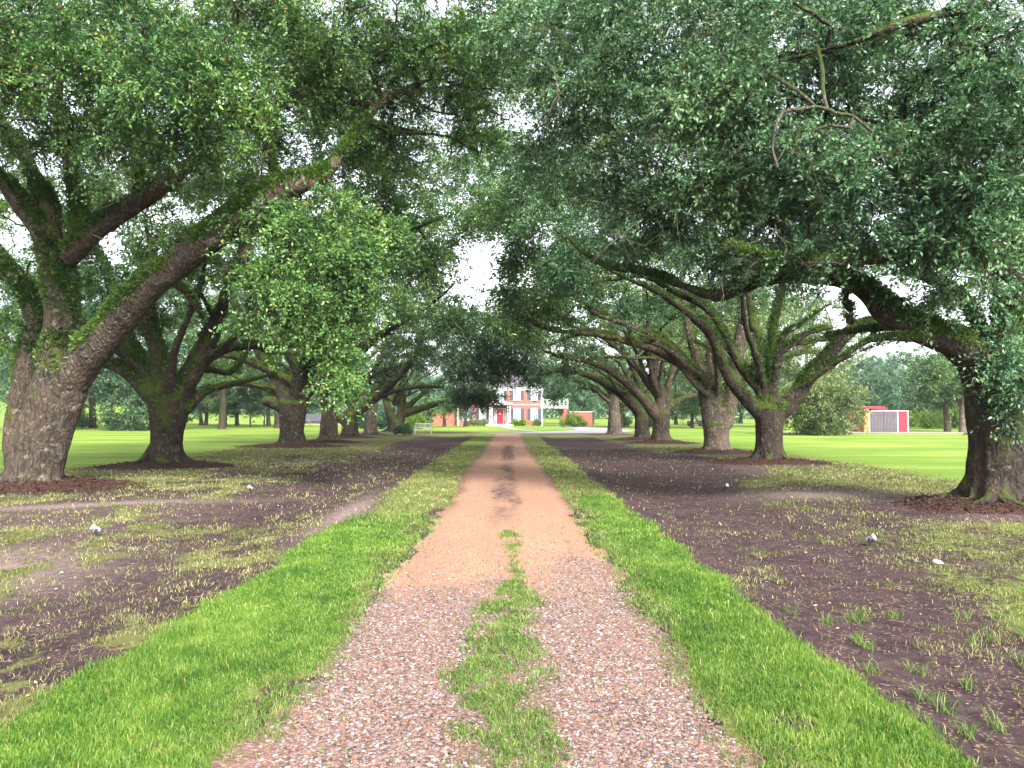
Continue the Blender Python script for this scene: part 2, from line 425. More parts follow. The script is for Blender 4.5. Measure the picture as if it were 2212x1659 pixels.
def build_stones():
    N = 105000
    y = 3.0 + 7.5 * rng.random(N) ** 1.25; x = -1.5 + 2.95 * rng.random(N)
    ok = (x > dl(y) - 0.05 + 0.1 * rng.random(N)) & (x < dr(y) + 0.05 - 0.1 * rng.random(N))
    cz = sm(8.0, 6.0, y + 4.5 * (fbm(x * 1.1, y * 0.7, 91, 5) - 0.5) - 1.6 * sm(-0.1, 0.8, x))
    ok &= rng.random(N) < (0.10 + 0.9 * cz) * (1 - 0.6 * strip_mask(x, y))
    x, y = x[ok], y[ok]; N = len(x)
    base = np.array([(1, 0, 0), (0, 1, 0), (-1, 0, 0), (0, -1, 0), (0, 0, .75), (.72, .72, .4), (-.72, .66, .45), (-.66, -.72, .38), (.7, -.7, .42)], float)
    fc = np.array([(0, 5, 8), (5, 1, 6), (6, 2, 7), (7, 3, 8), (4, 5, 6), (4, 6, 7), (4, 7, 8), (4, 8, 5), (0, 1, 5), (1, 2, 6), (2, 3, 7), (3, 0, 8)])
    s = 0.0040 + 0.0085 * rng.random(N) ** 2.0 + 0.004 * (rng.random(N) < 0.04)
    v = base[None] * (1 + 0.28 * (rng.random((N, 9, 1)) - .5)) * np.stack([1 + .5 * rng.random(N), .7 + .3 * rng.random(N), .55 + .5 * rng.random(N)], -1)[:, None]
    a = rng.random(N) * 6.283; ca, sa = np.cos(a)[:, None], np.sin(a)[:, None]
    X = (v[:, :, 0] * ca - v[:, :, 1] * sa) * s[:, None] + x[:, None]
    Y = (v[:, :, 0] * sa + v[:, :, 1] * ca) * s[:, None] + y[:, None]
    Z = v[:, :, 2] * s[:, None] + (drive_z(x, y) - 0.001)[:, None]
    f = (fc[None] + 9 * np.arange(N)[:, None, None]).reshape(-1, 3)
    m, nt, out = newmat('stones'); t = NT(nt)
    g = t.n('NewGeometry')
    c = t.ramp(g.outputs['Random Per Island'], [(0.0, (0.034, 0.024, 0.028)), (0.2, (0.10, 0.056, 0.042)), (0.45, (0.21, 0.112, 0.072)), (0.6, (0.112, 0.092, 0.094)), (0.84, (0.205, 0.160, 0.145)), (0.95, (0.26, 0.23, 0.225)), (1.0, (0.42, 0.39, 0.37))])
    t.link(t.bsdf(c, 0.75, None, 0.3), out.inputs['Surface'])
    o = mesh_np('gravel', np.stack([X, Y, Z], -1).reshape(-1, 3), f, m)
    tag(o, 'loose pink and grey stones on the near end of the driveway', 'gravel', kind='stuff')


def blades(name, x, y, z, hgt, wid, lean, mat, label, cat='grass'):
    N = len(x)
    a = rng.random(N) * 6.283; b = rng.random(N) * 6.283
    l = lean * (0.3 + rng.random(N))
    wx, wy = np.cos(a) * wid / 2, np.sin(a) * wid / 2
    dx, dy = np.cos(b) * l * hgt, np.sin(b) * l * hgt
    v = np.zeros((N, 5, 3))
    v[:, 0] = np.stack([x - wx, y - wy, z - .004], 1); v[:, 1] = np.stack([x + wx, y + wy, z - .004], 1)
    v[:, 2] = np.stack([x + wx * .8 + dx * .35, y + wy * .8 + dy * .35, z + hgt * .6], 1)
    v[:, 3] = np.stack([x - wx * .8 + dx * .35, y - wy * .8 + dy * .35, z + hgt * .6], 1)
    v[:, 4] = np.stack([x + dx, y + dy, z + hgt * (1 - .25 * l)], 1)
    k = 5 * np.arange(N)[:, None]
    o = mesh_np(name, v.reshape(-1, 3), [k + np.array([[0, 1, 2, 3]]), k + np.array([[3, 2, 4]])], mat)
    return tag(o, label, cat, kind='stuff')


def scatter(y0, y1, dens, xm=0.76, x0=None, x1=None):
    A = (y1 - y0) * ((x1 - x0) if x0 is not None else xm * (y0 + y1) + 2)
    n = int(A * dens)
    if x0 is None:
        y = y0 + (y1 - y0) * rng.random(int(n * 1.35)); w = xm * y1 + 1
        x = (rng.random(len(y)) * 2 - 1) * w; ok = np.abs(x) < xm * y + 1
        return x[ok], y[ok]
    return x0 + (x1 - x0) * rng.random(n), y0 + (y1 - y0) * rng.random(n)


def build_grass():
    lushm = leafmat('verge_grass', (0.030, 0.080, 0.013), (0.088, 0.190, 0.022), (0.22, 0.29, 0.06), 0.3, (.42, .34, .18), scale=1.0, rough=.5, spec=.25)
    dullm = leafmat('thin_grass', (0.05, 0.065, 0.020), (0.150, 0.165, 0.055), (0.34, 0.31, 0.16), 0.25, (0.38, 0.27, .16), scale=.8, rough=.6, spec=.2)
    X, Y, Hh, W = [], [], [], []
    for y0, y1, x0, x1, d, h, w in ((2.9, 6.5, -3.1, -1.15, 9500, .052, .0048), (6.5, 9.5, -3.1, -1.15, 5200, .055, .007), (9.5, 13, -3.1, -1.15, 2800, .06, .011),
                                    (2.9, 6.5, 1.0, 2.75, 8000, .055, .0048), (6.5, 10, 1.0, 2.75, 4600, .05, .007), (10, 16, 1.0, 2.75, 2000, .05, .012)):
        x, y = scatter(y0, y1, d, x0=x0, x1=x1)
        c, l, s = cover(x, y)
        gap = np.where(x < 0, dl(y) - x - .05, x - dr(y)) + 0.75 * (fbm(x * 1.3 + 40, y * 1.1, 111, 4) - 0.5) + .10 + .25 * (fbm(x * 6, y * 6, 103) - .5)
        k = np.where(x < 0, (x < dl(y) + .1), (x > dr(y) - .1)) & (rng.random(len(x)) < c * l * sm(0.0, 0.40, gap))
        k &= ~(np.hypot((x - 1.62) / .13, (y - 4.32) / .10) < .7 + .6 * fbm(x * 9, y * 9, 9))
        x, y = x[k], y[k]; n = len(x)
        X.append(x); Y.append(y); Hh.append(h * .85 * (0.4 + 1.0 * rng.random(n)) * (0.4 + 1.2 * fbm(x * 2.2, y * 2.2, 105))); W.append(np.full(n, w))
    X, Y, Hh, W = map(np.concatenate, (X, Y, Hh, W))
    blades('verge_grass', X, Y, height(X, Y), Hh, W, .55, lushm, 'bright green mown grass along both edges of the driveway')
    # thin grass on the soil, centre strip of the drive
    X, Y, Hh, W = [], [], [], []
    for y0, y1, d, h, w in ((2.9, 7, 3400, .04, .005), (7, 12, 1700, .045, .009), (12, 20, 620, .055, .016), (20, 40, 210, .06, .030)):
        x, y = scatter(y0, y1, d)
        c, l, s = cover(x, y)
        cl = fbm(x * 4, y * 4, 107)
        on = (x > dl(y) - .03) & (x < dr(y) + .03)
        k = (~on) & (rng.random(len(x)) > sm(.35, .8, l) * (np.abs(x) > 3) * (y > 15)) & (rng.random(len(x)) < (c * (0.25 + 1.2 * sm(.42, .58, cl)))) & (l * (y < 16) * (np.abs(x) < 3) < 0.35 + .3 * rng.random(len(x)))
        for kk, (tx, ty) in ROW.items(): k &= np.hypot((x - tx) * .75, y - ty) > 1.5
        x, y = x[k], y[k]; n = len(x)
        X.append(x); Y.append(y); Hh.append(h * (0.4 + 0.9 * rng.random(n))); W.append(np.full(n, w))
    X, Y, Hh, W = map(np.concatenate, (X, Y, Hh, W))
    blades('thin_grass', X, Y, height(X, Y), Hh, W, 1.0, dullm, 'thin yellowish grass growing in patches on the bare soil')
    midm = leafmat('strip_grass', (0.04, 0.09, 0.015), (0.10, 0.19, 0.03), (0.24, 0.30, 0.09), 0.28, (0.36, 0.26, .15), scale=2.5, rough=.55, spec=.2)
    X, Y, Hh, W = [], [], [], []
    for y0, y1, d, h, w in ((2.9, 5.5, 7500, .045, .005), (5.5, 8, 4500, .045, .007), (8, 13, 2200, .05, .010)):
        x, y = scatter(y0, y1, d, x0=-1.95, x1=1.85)
        cl = fbm(x * 5, y * 5, 109)
        e = np.minimum(x - dl(y), dr(y) - x)
        k = rng.random(len(x)) < np.maximum(strip_mask(x, y) * (0.12 + sm(.36, .58, cl)), 0.75 * sm(.22, -.10, e + .3 * (cl - .5)) * sm(-.75, -.45, e) * sm(.34, .52, cl) + 0.015)
        x, y = x[k], y[k]; n = len(x)
        X.append(x); Y.append(y); Hh.append(h * (0.4 + 0.9 * rng.random(n))); W.append(np.full(n, w))
    X, Y, Hh, W = map(np.concatenate, (X, Y, Hh, W))
    blades('strip_grass', X, Y, np.maximum(drive_z(X, Y), height(X, Y)), Hh, W, 1.1, midm, 'ragged grass growing down the middle of the gravel driveway')
    # taller weeds at the right front
    n = 90; cx = 2.45 + 3.0 * rng.random(n) ** .9; cy = 3.3 + 3.6 * rng.random(n)
    x = np.repeat(cx, 26) + rng.normal(0, .035, n * 26); y = np.repeat(cy, 26) + rng.normal(0, .035, n * 26)
    blades('weeds', x, y, height(x, y), .07 + .08 * rng.random(len(x)), np.full(len(x), .005), 1.3, midm, 'taller weed tufts on the dark soil at the right front', 'weeds')


def litter():
    """fallen leaves"""
    x, y = scatter(3, 34, 22); n = len(x)
    k = rng.random(n) < np.where((x > dl(y)) & (x < dr(y)), 0.12, np.where((np.abs(x) < 2.6), 0.25, 1)) * (0.4 + .6 * sm(34, 8, y))
    for j in (('L1'), ('L2'), ('R1'), ('R2')):
        tx, ty = ROW[j]; m = 420
        a = rng.random(m) * 6.283; r = 1.2 + 2.2 * rng.random(m)
        x = np.concatenate([x, tx + r * np.cos(a)]); y = np.concatenate([y, ty + r * np.sin(a)]); k = np.concatenate([k, np.ones(m, bool)])
    x, y = x[k], y[k]; n = len(x)
    v, f = leaves(np.stack([x, y, np.maximum(height(x, y), np.where((x > dl(y)) & (x < dr(y)), drive_z(x, y), -9)) + .008 + .01 * rng.random(n)], 1),
                  np.stack([np.cos(a_ := rng.random(n) * 6.283), np.sin(a_), .15 * rng.normal(size=n)], 1), np.full(n, .042) * (.4 + .8 * rng.random(n)), .45, up=3.)
    m, nt, out = newmat('fallen_leaf'); t = NT(nt)
    c = t.ramp(t.n('NewGeometry').outputs['Random Per Island'], [(0, (.07, .035, .022)), (.5, (.17, .085, .05)), (.8, (.30, .20, .11)), (1, (.55, .45, .33))])
    t.link(t.bsdf(c, .7), out.inputs['Surface'])
    tag(mesh_np('fallen_leaves', v, f, m), 'dry brown leaves scattered over the soil and verge', 'fallen leaves', kind='stuff')


def sticks():
    n = 900
    y = 3.2 + 20 * rng.random(n) ** 1.3; x = (rng.random(n) * 2 - 1) * (.75 * y + 1)
    k = (np.abs(x) > 2.5); x, y = x[k], y[k]; n = len(x)
    a = rng.random(n) * 6.283; L = .04 + .13 * rng.random(n) ** 2; t = np.linspace(-.5, .5, 4)
    px = x[:, None] + np.cos(a)[:, None] * L[:, None] * t + rng.normal(0, .012, (n, 4)); py = y[:, None] + np.sin(a)[:, None] * L[:, None] * t + rng.normal(0, .012, (n, 4))
    v, f = tubes(np.stack([px, py, height(px, py) + .006], -1), np.tile(.003 + .003 * rng.random((n, 1)), (1, 4)), 4)
    tag(mesh_np('twigs', v, f, simple('twig', (.11, .08, .062), .9, .4, 9)), 'small fallen twigs lying on the soil under the oaks', 'twigs', kind='stuff')


# ------------------------------------------------------------------ trees
def leaves(p, d, L, ratio=0.5, up=0.8):
    """diamond leaves with base p, direction d, length L"""
    N = len(p)
    d = d / np.linalg.norm(d, axis=1, keepdims=True)
    r = rng.normal(size=(N, 3)); r[:, 2] += up
    sd = np.cross(d, r); sd /= np.linalg.norm(sd, axis=1, keepdims=True) + 1e-9
    nn = np.cross(sd, d)
    L = L[:, None]; w = L * ratio * 0.5
    v = np.empty((N, 4, 3), np.float32)
    v[:, 0] = p; v[:, 1] = p + d * L * .45 + sd * w + nn * w * .35
    v[:, 2] = p + d * L; v[:, 3] = p + d * L * .45 - sd * w + nn * w * .35
    f = np.arange(4 * N).reshape(-1, 4)
    return v.reshape(-1, 3), f


def tubes(path, rad, n):
    """path (B,K,3), rad (B,K)"""
    B, K, _ = path.shape
    t = np.gradient(path, axis=1); t /= np.linalg.norm(t, axis=2, keepdims=True) + 1e-9
    ref = np.where(np.abs(t.mean(1)[:, None, 2:3]) > .8, np.array([[[1., .13, 0]]]), np.array([[[.05, .02, 1.]]]))
    u = np.cross(t, ref); u /= np.linalg.norm(u, axis=2, keepdims=True) + 1e-9
    w = np.cross(t, u)
    a = np.arange(n) * 2 * np.pi / n
    v = path[:, :, None] + rad[:, :, None, None] * (u[:, :, None] * np.cos(a)[None, None, :, None] + w[:, :, None] * np.sin(a)[None, None, :, None])
    base = (np.arange(B) * K * n)[:, None, None] + (np.arange(K - 1) * n)[None, :, None]
    j = np.arange(n)[None, None]; j2 = (j + 1) % n
    f = np.stack([base + j, base + j2, base + n + j2, base + n + j], -1).reshape(-1, 4)
    return v.reshape(-1, 3), f


def spline(pts, step):
    """Catmull-Rom through rows of (x,y,z,r)"""
    p = np.asarray(pts, float)
    p = np.vstack([2 * p[0] - p[1], p, 2 * p[-1] - p[-2]])
    out = []
    for i in range(1, len(p) - 2):
        n = max(2, int(np.linalg.norm(p[i + 1, :3] - p[i, :3]) / step))
        for k in range(n):
            t = k / n
            out.append(.5 * ((2 * p[i]) + (-p[i - 1] + p[i + 1]) * t + (2 * p[i - 1] - 5 * p[i] + 4 * p[i + 1] - p[i + 2]) * t * t + (-p[i - 1] + 3 * p[i] - 3 * p[i + 1] + p[i + 2]) * t ** 3))
    out.append(p[-2]); out = np.array(out); out[:, 3] = np.maximum(out[:, 3], 0.008)
    return out


def limbs_to_world(limbs, Y):
    out = []
    for lb in limbs:
        q = []
        for pt in lb:
            x, y, r = pt[0], pt[1], pt[2]; dy = pt[3] if len(pt) > 3 else 0
            w = P(x, y, Y + dy); q.append([*w, r * (Y + dy) / F])
        out.append(q)
    return out


def trunk_mesh(limbs, base, vox, seed, rootr=0.0, nroots=11):
    """all hand-laid limbs as one continuous, knobbly surface"""
    g = np.random.default_rng(seed)
    V, Fq, Ft = [], [], []; off = 0
    allp = []
    lbs = [spline(l, 0.35) for l in limbs]
    for k in range(nroots if rootr else 0):
        a = 6.283 * k / nroots + g.normal(0, .25); rr = rootr * (1.15 + .5 * g.random())
        bx, by = base[0], base[1]
        gz = float(height(bx, by))
        pts = []
        for t_, h_, w_ in ((.42, 1.05, .27), (.66, .45, .25), (.95, .12, .17), (1.3, -.02, .10), (1.7, -.12, .06)):
            aa = a + .2 * g.normal() * t_
            pts.append([bx + math.cos(aa) * rr * t_, by + math.sin(aa) * rr * t_, gz + h_ * rootr, w_ * rootr])
        lbs.append(spline(pts, .2))
    for s in lbs:
        n = 12
        wob = s.copy()
        rad = s[:, 3] * (1 + .10 * (fbm(np.arange(len(s)) * .7, np.full(len(s), seed + len(V) * 3.1), 5) - .5) * 2)
        v, f = tubes(wob[None, :, :3], rad[None], n)
        K = len(s)
        c0 = off + len(v); v = np.vstack([v, s[0, :3], s[-1, :3]])
        j = np.arange(n); j2 = (j + 1) % n
        t0 = np.stack([off + j2, off + j, np.full(n, c0)], 1); e = off + (K - 1) * n
        t1 = np.stack([e + j, e + j2, np.full(n, c0 + 1)], 1)
        V.append(v); Fq.append(f + off); Ft += [t0, t1]; off += len(v)
        allp.append(s)
    me = bpy.data.meshes.new('tmp')
    tmp = mesh_np('tmp', np.vstack(V), [np.vstack(Fq), np.vstack(Ft)], bpy.data.materials[0])
    md = tmp.modifiers.new('r', 'REMESH'); md.mode = 'VOXEL'; md.voxel_size = vox; md.use_smooth_shade = True
    ms = tmp.modifiers.new('s', 'SMOOTH'); ms.iterations = 4; ms.factor = .5
    dg = bpy.context.evaluated_depsgraph_get()
    ev = tmp.evaluated_get(dg).to_mesh()
    nv = len(ev.vertices); co = np.empty(nv * 3, np.float32); ev.vertices.foreach_get('co', co); co = co.reshape(-1, 3).astype(float)
    no = np.empty(nv * 3, np.float32); ev.vertices.foreach_get('normal', no); no = no.reshape(-1, 3)
    npoly = len(ev.polygons); lv = np.empty(len(ev.loops), np.int32); ev.loops.foreach_get('vertex_index', lv)
    quads = lv.reshape(-1, 4) if len(lv) == 4 * npoly else None
    tmp.evaluated_get(dg).to_mesh_clear(); bpy.data.objects.remove(tmp)
    # flutes running up the trunk, knobs and burls
    ang = np.arctan2(co[:, 1] - base[1], co[:, 0] - base[0])
    rb = rootr if rootr else .4
    fl = (fbm(ang * 2.2 + 9, co[:, 2] * .25, seed + 1) - .5) * .22 * rb * sm(4.0, .3, co[:, 2])
    kn = (fbm(co[:, 0] * 1.6 + co[:, 2] * .9, co[:, 1] * 1.6 - co[:, 2] * 1.3, seed + 2) - .5) * .16 * min(rb, .6)
    kn2 = (fbm(co[:, 0] * 6 + co[:, 2] * 2.9, co[:, 1] * 6 - co[:, 2] * 3.3, seed + 3, 3) - .5) * .05 * min(rb, .6)
    co = co + no * (fl + kn + kn2)[:, None]
    return co, quads, no, np.vstack(allp)


def grow(nodes, targets, g, K=7, r0=.011, sag=.12):
    """join every leaf cluster to the nearest wood already there; later ones branch off earlier ones"""
    T = targets; B = len(T)
    d0 = np.array([np.min(np.sum((nodes[:, :3] - t) ** 2, 1)) for t in T])
    order = np.argsort(d0)
    cap = len(nodes) + B * (K - 1)
    NP = np.empty((cap, 3)); NR = np.empty(cap); NB = np.full(cap, -1); NK = np.zeros(cap, int)
    n0 = len(nodes); NP[:n0] = nodes[:, :3]; NR[:n0] = nodes[:, 3]; n = n0
    path = np.empty((B, K, 3)); par = np.full(B, -1); park = np.zeros(B, int); capr = np.empty(B)
    s = np.linspace(0, 1, K)
    for b, ti in enumerate(order):
        t = T[ti]
        dv = t - NP[:n]; dd = np.sqrt((dv ** 2).sum(1)) * (1 + .25 * (dv[:, 2] < 0)) + .5 * (NB[:n] >= 0) * (NK[:n] == K - 1)
        i = int(np.argmin(dd)); a = NP[i]
        L = np.linalg.norm(t - a) + 1e-6
        off = g.normal(0, .10, 3) * L + np.array([0, 0, sag * L])
        off2 = g.normal(0, .05, 3) * L
        path[b] = a + (t - a) * s[:, None] + off * (np.sin(np.pi * s))[:, None] + off2 * np.sin(2 * np.pi * s)[:, None] + np.where((s > 0) & (s < 1), 1, 0)[:, None] * g.normal(0, .022, (K, 3)) * L
        par[b] = NB[i]; park[b] = NK[i]; capr[b] = NR[i]
        NP[n:n + K - 1] = path[b, 1:]; NR[n:n + K - 1] = .05; NB[n:n + K - 1] = b; NK[n:n + K - 1] = np.arange(1, K); n += K - 1
    load = np.ones((B, K))
    for b in range(B - 1, -1, -1):
        if par[b] >= 0: load[par[b], :park[b] + 1] += load[b, 0]
    rad = r0 * load ** .48
    for b in range(B):
        if par[b] >= 0: rad[b] = np.minimum(rad[b], rad[par[b], park[b]] * .85)
        else: rad[b] = np.minimum(rad[b], capr[b] * .8)
    rad[:, -1] *= .5
    return path, rad


def crown_leaves(path, cr, g, twigs, per, leaf, droop=.25, spread=1.0):
    """twigs round the end of each branch, leaves along each twig"""
    B = len(path)
    c = path[:, -1]; d = path[:, -1] - path[:, -3]; d /= np.linalg.norm(d, axis=1, keepdims=True) + 1e-9
    q = g.normal(size=(B, twigs, 3)); q /= np.linalg.norm(q, axis=2, keepdims=True)
    td = q * spread + d[:, None] * .45; td[:, :, 2] = td[:, :, 2] * .7 - droop * .4
    td /= np.linalg.norm(td, axis=2, keepdims=True)
    tl = cr[:, None] * (.45 + .75 * g.random((B, twigs)))
    st = path[:, -2][:, None] + (c - path[:, -2])[:, None] * g.random((B, twigs, 1)) * 1.1
    s = np.linspace(0, 1, 4)
    tp = st[:, :, None] + td[:, :, None] * tl[:, :, None, None] * s[None, None, :, None]
    tp[..., 2] -= (droop * tl[:, :, None] * (s ** 2)[None, None])
    # leaves
    u = .12 + .9 * g.random((B, twigs, per))
    lp = st[:, :, None] + td[:, :, None] * (tl[:, :, None] * u)[..., None]
    lp[..., 2] -= droop * tl[:, :, None] * u ** 2
    lp += g.normal(0, .035, lp.shape) * (leaf / .1)
    ld = td[:, :, None] * .7 + g.normal(0, .6, lp.shape)
    N = B * twigs * per
    v, f = leaves(lp.reshape(-1, 3), ld.reshape(-1, 3), leaf * (.6 + .7 * g.random(N)), .5)
    return v, f, tp.reshape(-1, 4, 3)


def blob_targets(blobs, g):
    out = []
    for b in blobs:
        x, y, Y, rx, rz, ry, n = b
        c = P(x, y, Y)
        q = g.normal(size=(n, 3)); q /= np.linalg.norm(q, axis=1, keepdims=True)
        q *= (g.random((n, 1)) ** .42)
        out.append(c + q * np.array([rx, ry, rz]))
    return np.vstack(out) if out else np.zeros((0, 3))


def arches(base, n, reach, side, seed, z0=2.1, r0=.17):
    """long low limbs arching out of the crotch, most of them toward the drive (side = +1 right, -1 left)"""
    g = np.random.default_rng(seed); out = []
    for k in range(n):
        a = (0 if side > 0 else math.pi) + g.normal(0, .75) if k % 3 else g.random() * 6.283
        L = reach * (.7 + .5 * g.random()); z = z0 + .5 * g.random(); up = 1.8 + 3.4 * g.random(); rr = r0 * (.7 + .6 * g.random())
        pts = []; aa = a
        for i, t in enumerate((0, .12, .28, .45, .62, .8, 1.0)):
            aa += g.normal(0, .13) * (i > 0)
            zz = z + up * math.sin(min(1, t * 1.35) * math.pi / 2) - .9 * max(0, t - .6) * g.random() * 2 + g.normal(0, .27) * (t > .1)
            pts.append([base[0] + L * t * math.cos(aa), base[1] + L * t * math.sin(aa), zz, rr * (1 - .82 * t)])
        out.append(pts)
        for j in (2, 3, 4, 5):
            if g.random() < .75:
                p = pts[j]; b = aa + g.choice([-1, 1]) * (.5 + .6 * g.random()); l = L * (.2 + .2 * g.random()); dz = g.random() * 1.6 - .2
                out.append([p[:3] + [p[3] * .6], [p[0] + l * .5 * math.cos(b), p[1] + l * .5 * math.sin(b), p[2] + dz * .7, p[3] * .42], [p[0] + l * math.cos(b), p[1] + l * math.sin(b), p[2] + dz, p[3] * .2]])
    return out


def dead_twigs(n, box, seed):
    """pale leafless twigs, forked, hanging at the outside of a crown"""
    g = np.random.default_rng(seed); out = []
    for k in range(n):
        x = box[0] + (box[1] - box[0]) * g.random(); y = box[2] + (box[3] - box[2]) * g.random(); Y = box[4] + (box[5] - box[4]) * g.random()
        p = P(x, y, Y); d = g.normal(size=3) * np.array([1, .6, .5]); d[2] -= .5; d /= np.linalg.norm(d)
        L = .3 + .75 * g.random() ** 1.5; r = .0045 + .005 * g.random(); pts = [p]
        for i in range(4): d = d + g.normal(0, .28, 3); d /= np.linalg.norm(d); pts.append(pts[-1] + d * L / 4)
        out.append([[*q, r * (1 - .2 * i)] for i, q in enumerate(pts)])
        for j in (1, 2, 2, 3, 3, 4):
            e = d * .5 + g.normal(0, .7, 3); e /= np.linalg.norm(e); l = L * (.25 + .3 * g.random())
            out.append([[*pts[j], r * .6], [*(pts[j] + e * l * .5 + g.normal(0, .03, 3)), r * .45], [*(pts[j] + e * l), r * .2]])
    return out


def umbrella(cx, cy, rad, z0, z1, n, g, inner=.35):
    """upper shell of a wide, low crown"""
    a = g.random(n) * 6.283; r = rad * np.sqrt(inner ** 2 + (1 - inner ** 2) * g.random(n)) * (.88 + .2 * vn(a * 1.4, a * 0 + cx, 3))
    t = r / rad
    top = z0 + (z1 - z0) * np.sqrt(np.clip(1 - t ** 2 * .92, 0, 1))
    z = top - (top - z0) * (g.random(n) ** 2.2) * .75
    return np.stack([cx + r * np.cos(a), cy + r * np.sin(a), z], 1)


def fern_on(co, quads, no, g, n, lo, size=.07, thr=.5, seed=0, side=0.15, hi=99):
    """resurrection fern growing along the upper sides of big limbs"""
    c = co[quads].mean(1); m = no[quads].mean(1)
    nz = fbm(c[:, 0] * .8 + 5, c[:, 1] * .8 + c[:, 2] * .9, 77 + seed)
    w = np.clip(m[:, 2] + .1 + side, 0, 1) * (np.linalg.norm(m[:, :2], axis=1) < 2) * sm(thr - .08, thr + .1, nz) * sm(lo - .9, lo + 2.2, c[:, 2] + 3.4 * (fbm(c[:, 0] * 2.1, c[:, 1] * 2.1 + c[:, 2] * 1.4, 91) - .5))
    w = w * sm(hi + .8, hi - .8, c[:, 2])
    if w.sum() == 0: return None
    i = g.choice(len(c), n, p=w / w.sum())
    p = c[i] + g.normal(0, .03, (n, 3)); d = m[i] * .9 + g.normal(0, .55, (n, 3)); d[:, 2] += .1
    return leaves(p, d, size * (.5 + g.random(n)), .42)


def build_tree(base, limbs, targets, seed, leaf, twigs, per, cr, mats, label, group, vox=.06, rootr=.8, fern=0, fernsz=.07, K=7, nroots=11, droop=.25, name='oak_tree', cat='tree', extra=None, fthr=.5, flo=2.0, fhi=99):
    bark, leafm, fernm = mats
    g = np.random.default_rng(seed)
    gz = float(height(base[0], base[1]))
    root = empty(name, (base[0], base[1], gz), label, cat, group)
    inv = np.array([base[0], base[1], gz])
    if vox:
        co, quads, no, nodes = trunk_mesh(limbs, base, vox, seed, rootr, nroots)
    else:
        lbs = [spline(l, 0.6) for l in limbs]; V, Q = [], []; off = 0
        for s in lbs:
            v, f = tubes(s[None, :, :3], s[None, :, 3], 8); V.append(v); Q.append(f + off); off += len(v)
        co, quads, nodes = np.vstack(V), np.vstack(Q), np.vstack(lbs); no = None
    att = nodes[nodes[:, 2] > 1.9 + .0 * len(nodes)]
    path, rad = grow(att, targets, g, K)
    crr = cr * (.7 + .6 * g.random(len(path)))
    lv, lf, tw = crown_leaves(path, crr, g, twigs, per, leaf, droop)
    bv, bf = tubes(path, rad, 5)
    keep = g.random(len(tw)) < (1 if leaf < .1 else .4)
    tw = tw[keep]
    tr = np.tile(np.array([.0065, .005, .0035, .002]) * max(1, leaf / .11), (len(tw), 1))
    tv, tf = tubes(tw, tr, 3)
    V = np.vstack([co, bv, tv]); Fq = np.vstack([quads, bf + len(co), tf + len(co) + len(bv)])
    mesh_np('trunk', V - inv, Fq, bark, root, smooth=True)
    mesh_np('crown', lv - inv, lf, leafm, root)
    if extra:
        Vx, Qx = [], []; off = 0
        for l in extra:
            q = spline(l, .1); big = max(p[3] for p in l) > .02
            q[:, 3] = np.array(np.interp(np.linspace(0, 1, len(q)), np.linspace(0, 1, len(l)), [p[3] for p in l]))
            v, f = tubes(q[None, :, :3], np.maximum(q[None, :, 3], .0015), 6)
            if big: mesh_np('dead_branch', v - inv, f, M['bark_dead'], root, smooth=True); continue
            Vx.append(v); Qx.append(f + off); off += len(v)
        tag(mesh_np('dead_twigs', np.vstack(Vx) - inv, np.vstack(Qx), M['bark_dead'], root, smooth=True), kind='stuff')
    if fern and no is not None:
        r = fern_on(co, quads, no, g, fern, flo, fernsz, seed=seed, thr=fthr, hi=fhi)
        if r: mesh_np('fern', r[0] - inv, r[1], fernm, root)
    return root


def mulch(base, rx, ry, seed, chips=0, label=''):
    g = np.random.default_rng(seed)
    n, m_ = 36, 7
    a = np.arange(n) * 6.283 / n; V = []
    for k in range(m_):
        t = k / (m_ - 1); wob = 1 + .35 * (fbm(np.cos(a) * 1.7 + seed, np.sin(a) * 1.7, 7) - .5)
        x = base[0] + rx * t * wob * np.cos(a); y = base[1] + ry * t * wob * np.sin(a)
        V.append(np.stack([x, y, height(x, y) + .09 * (1 - t ** 2) - .02 * t ** 4 + .02 * (fbm(x * 5, y * 5, 3) - .5)], 1))
    V = np.vstack(V); i = np.arange(m_ - 1)[:, None] * n + np.arange(n)[None]; j = np.arange(m_ - 1)[:, None] * n + (np.arange(n)[None] + 1) % n
    Fq = np.stack([i, j, j + n, i + n], -1).reshape(-1, 4)
    if chips:
        r = np.sqrt(g.random(chips)); aa = g.random(chips) * 6.283
        x = base[0] + rx * 1.05 * r * np.cos(aa); y = base[1] + ry * 1.05 * r * np.sin(aa)
        p = np.stack([x, y, height(x, y) + .09 * np.clip(1 - r ** 2, 0, 1) + .012], 1)
        d = g.normal(size=(chips, 3)); d[:, 2] *= .35
        lv, lf = leaves(p, d, .07 * (.5 + g.random(chips)), .38, up=1.5)
        V, Fq = np.vstack([V, lv]), np.vstack([Fq, lf + len(V)])
    o = mesh_np('mulch', V, Fq, M['mulch'])
    tag(o, label, 'mulch', 'mulch beds around the oak trunks', 'stuff')


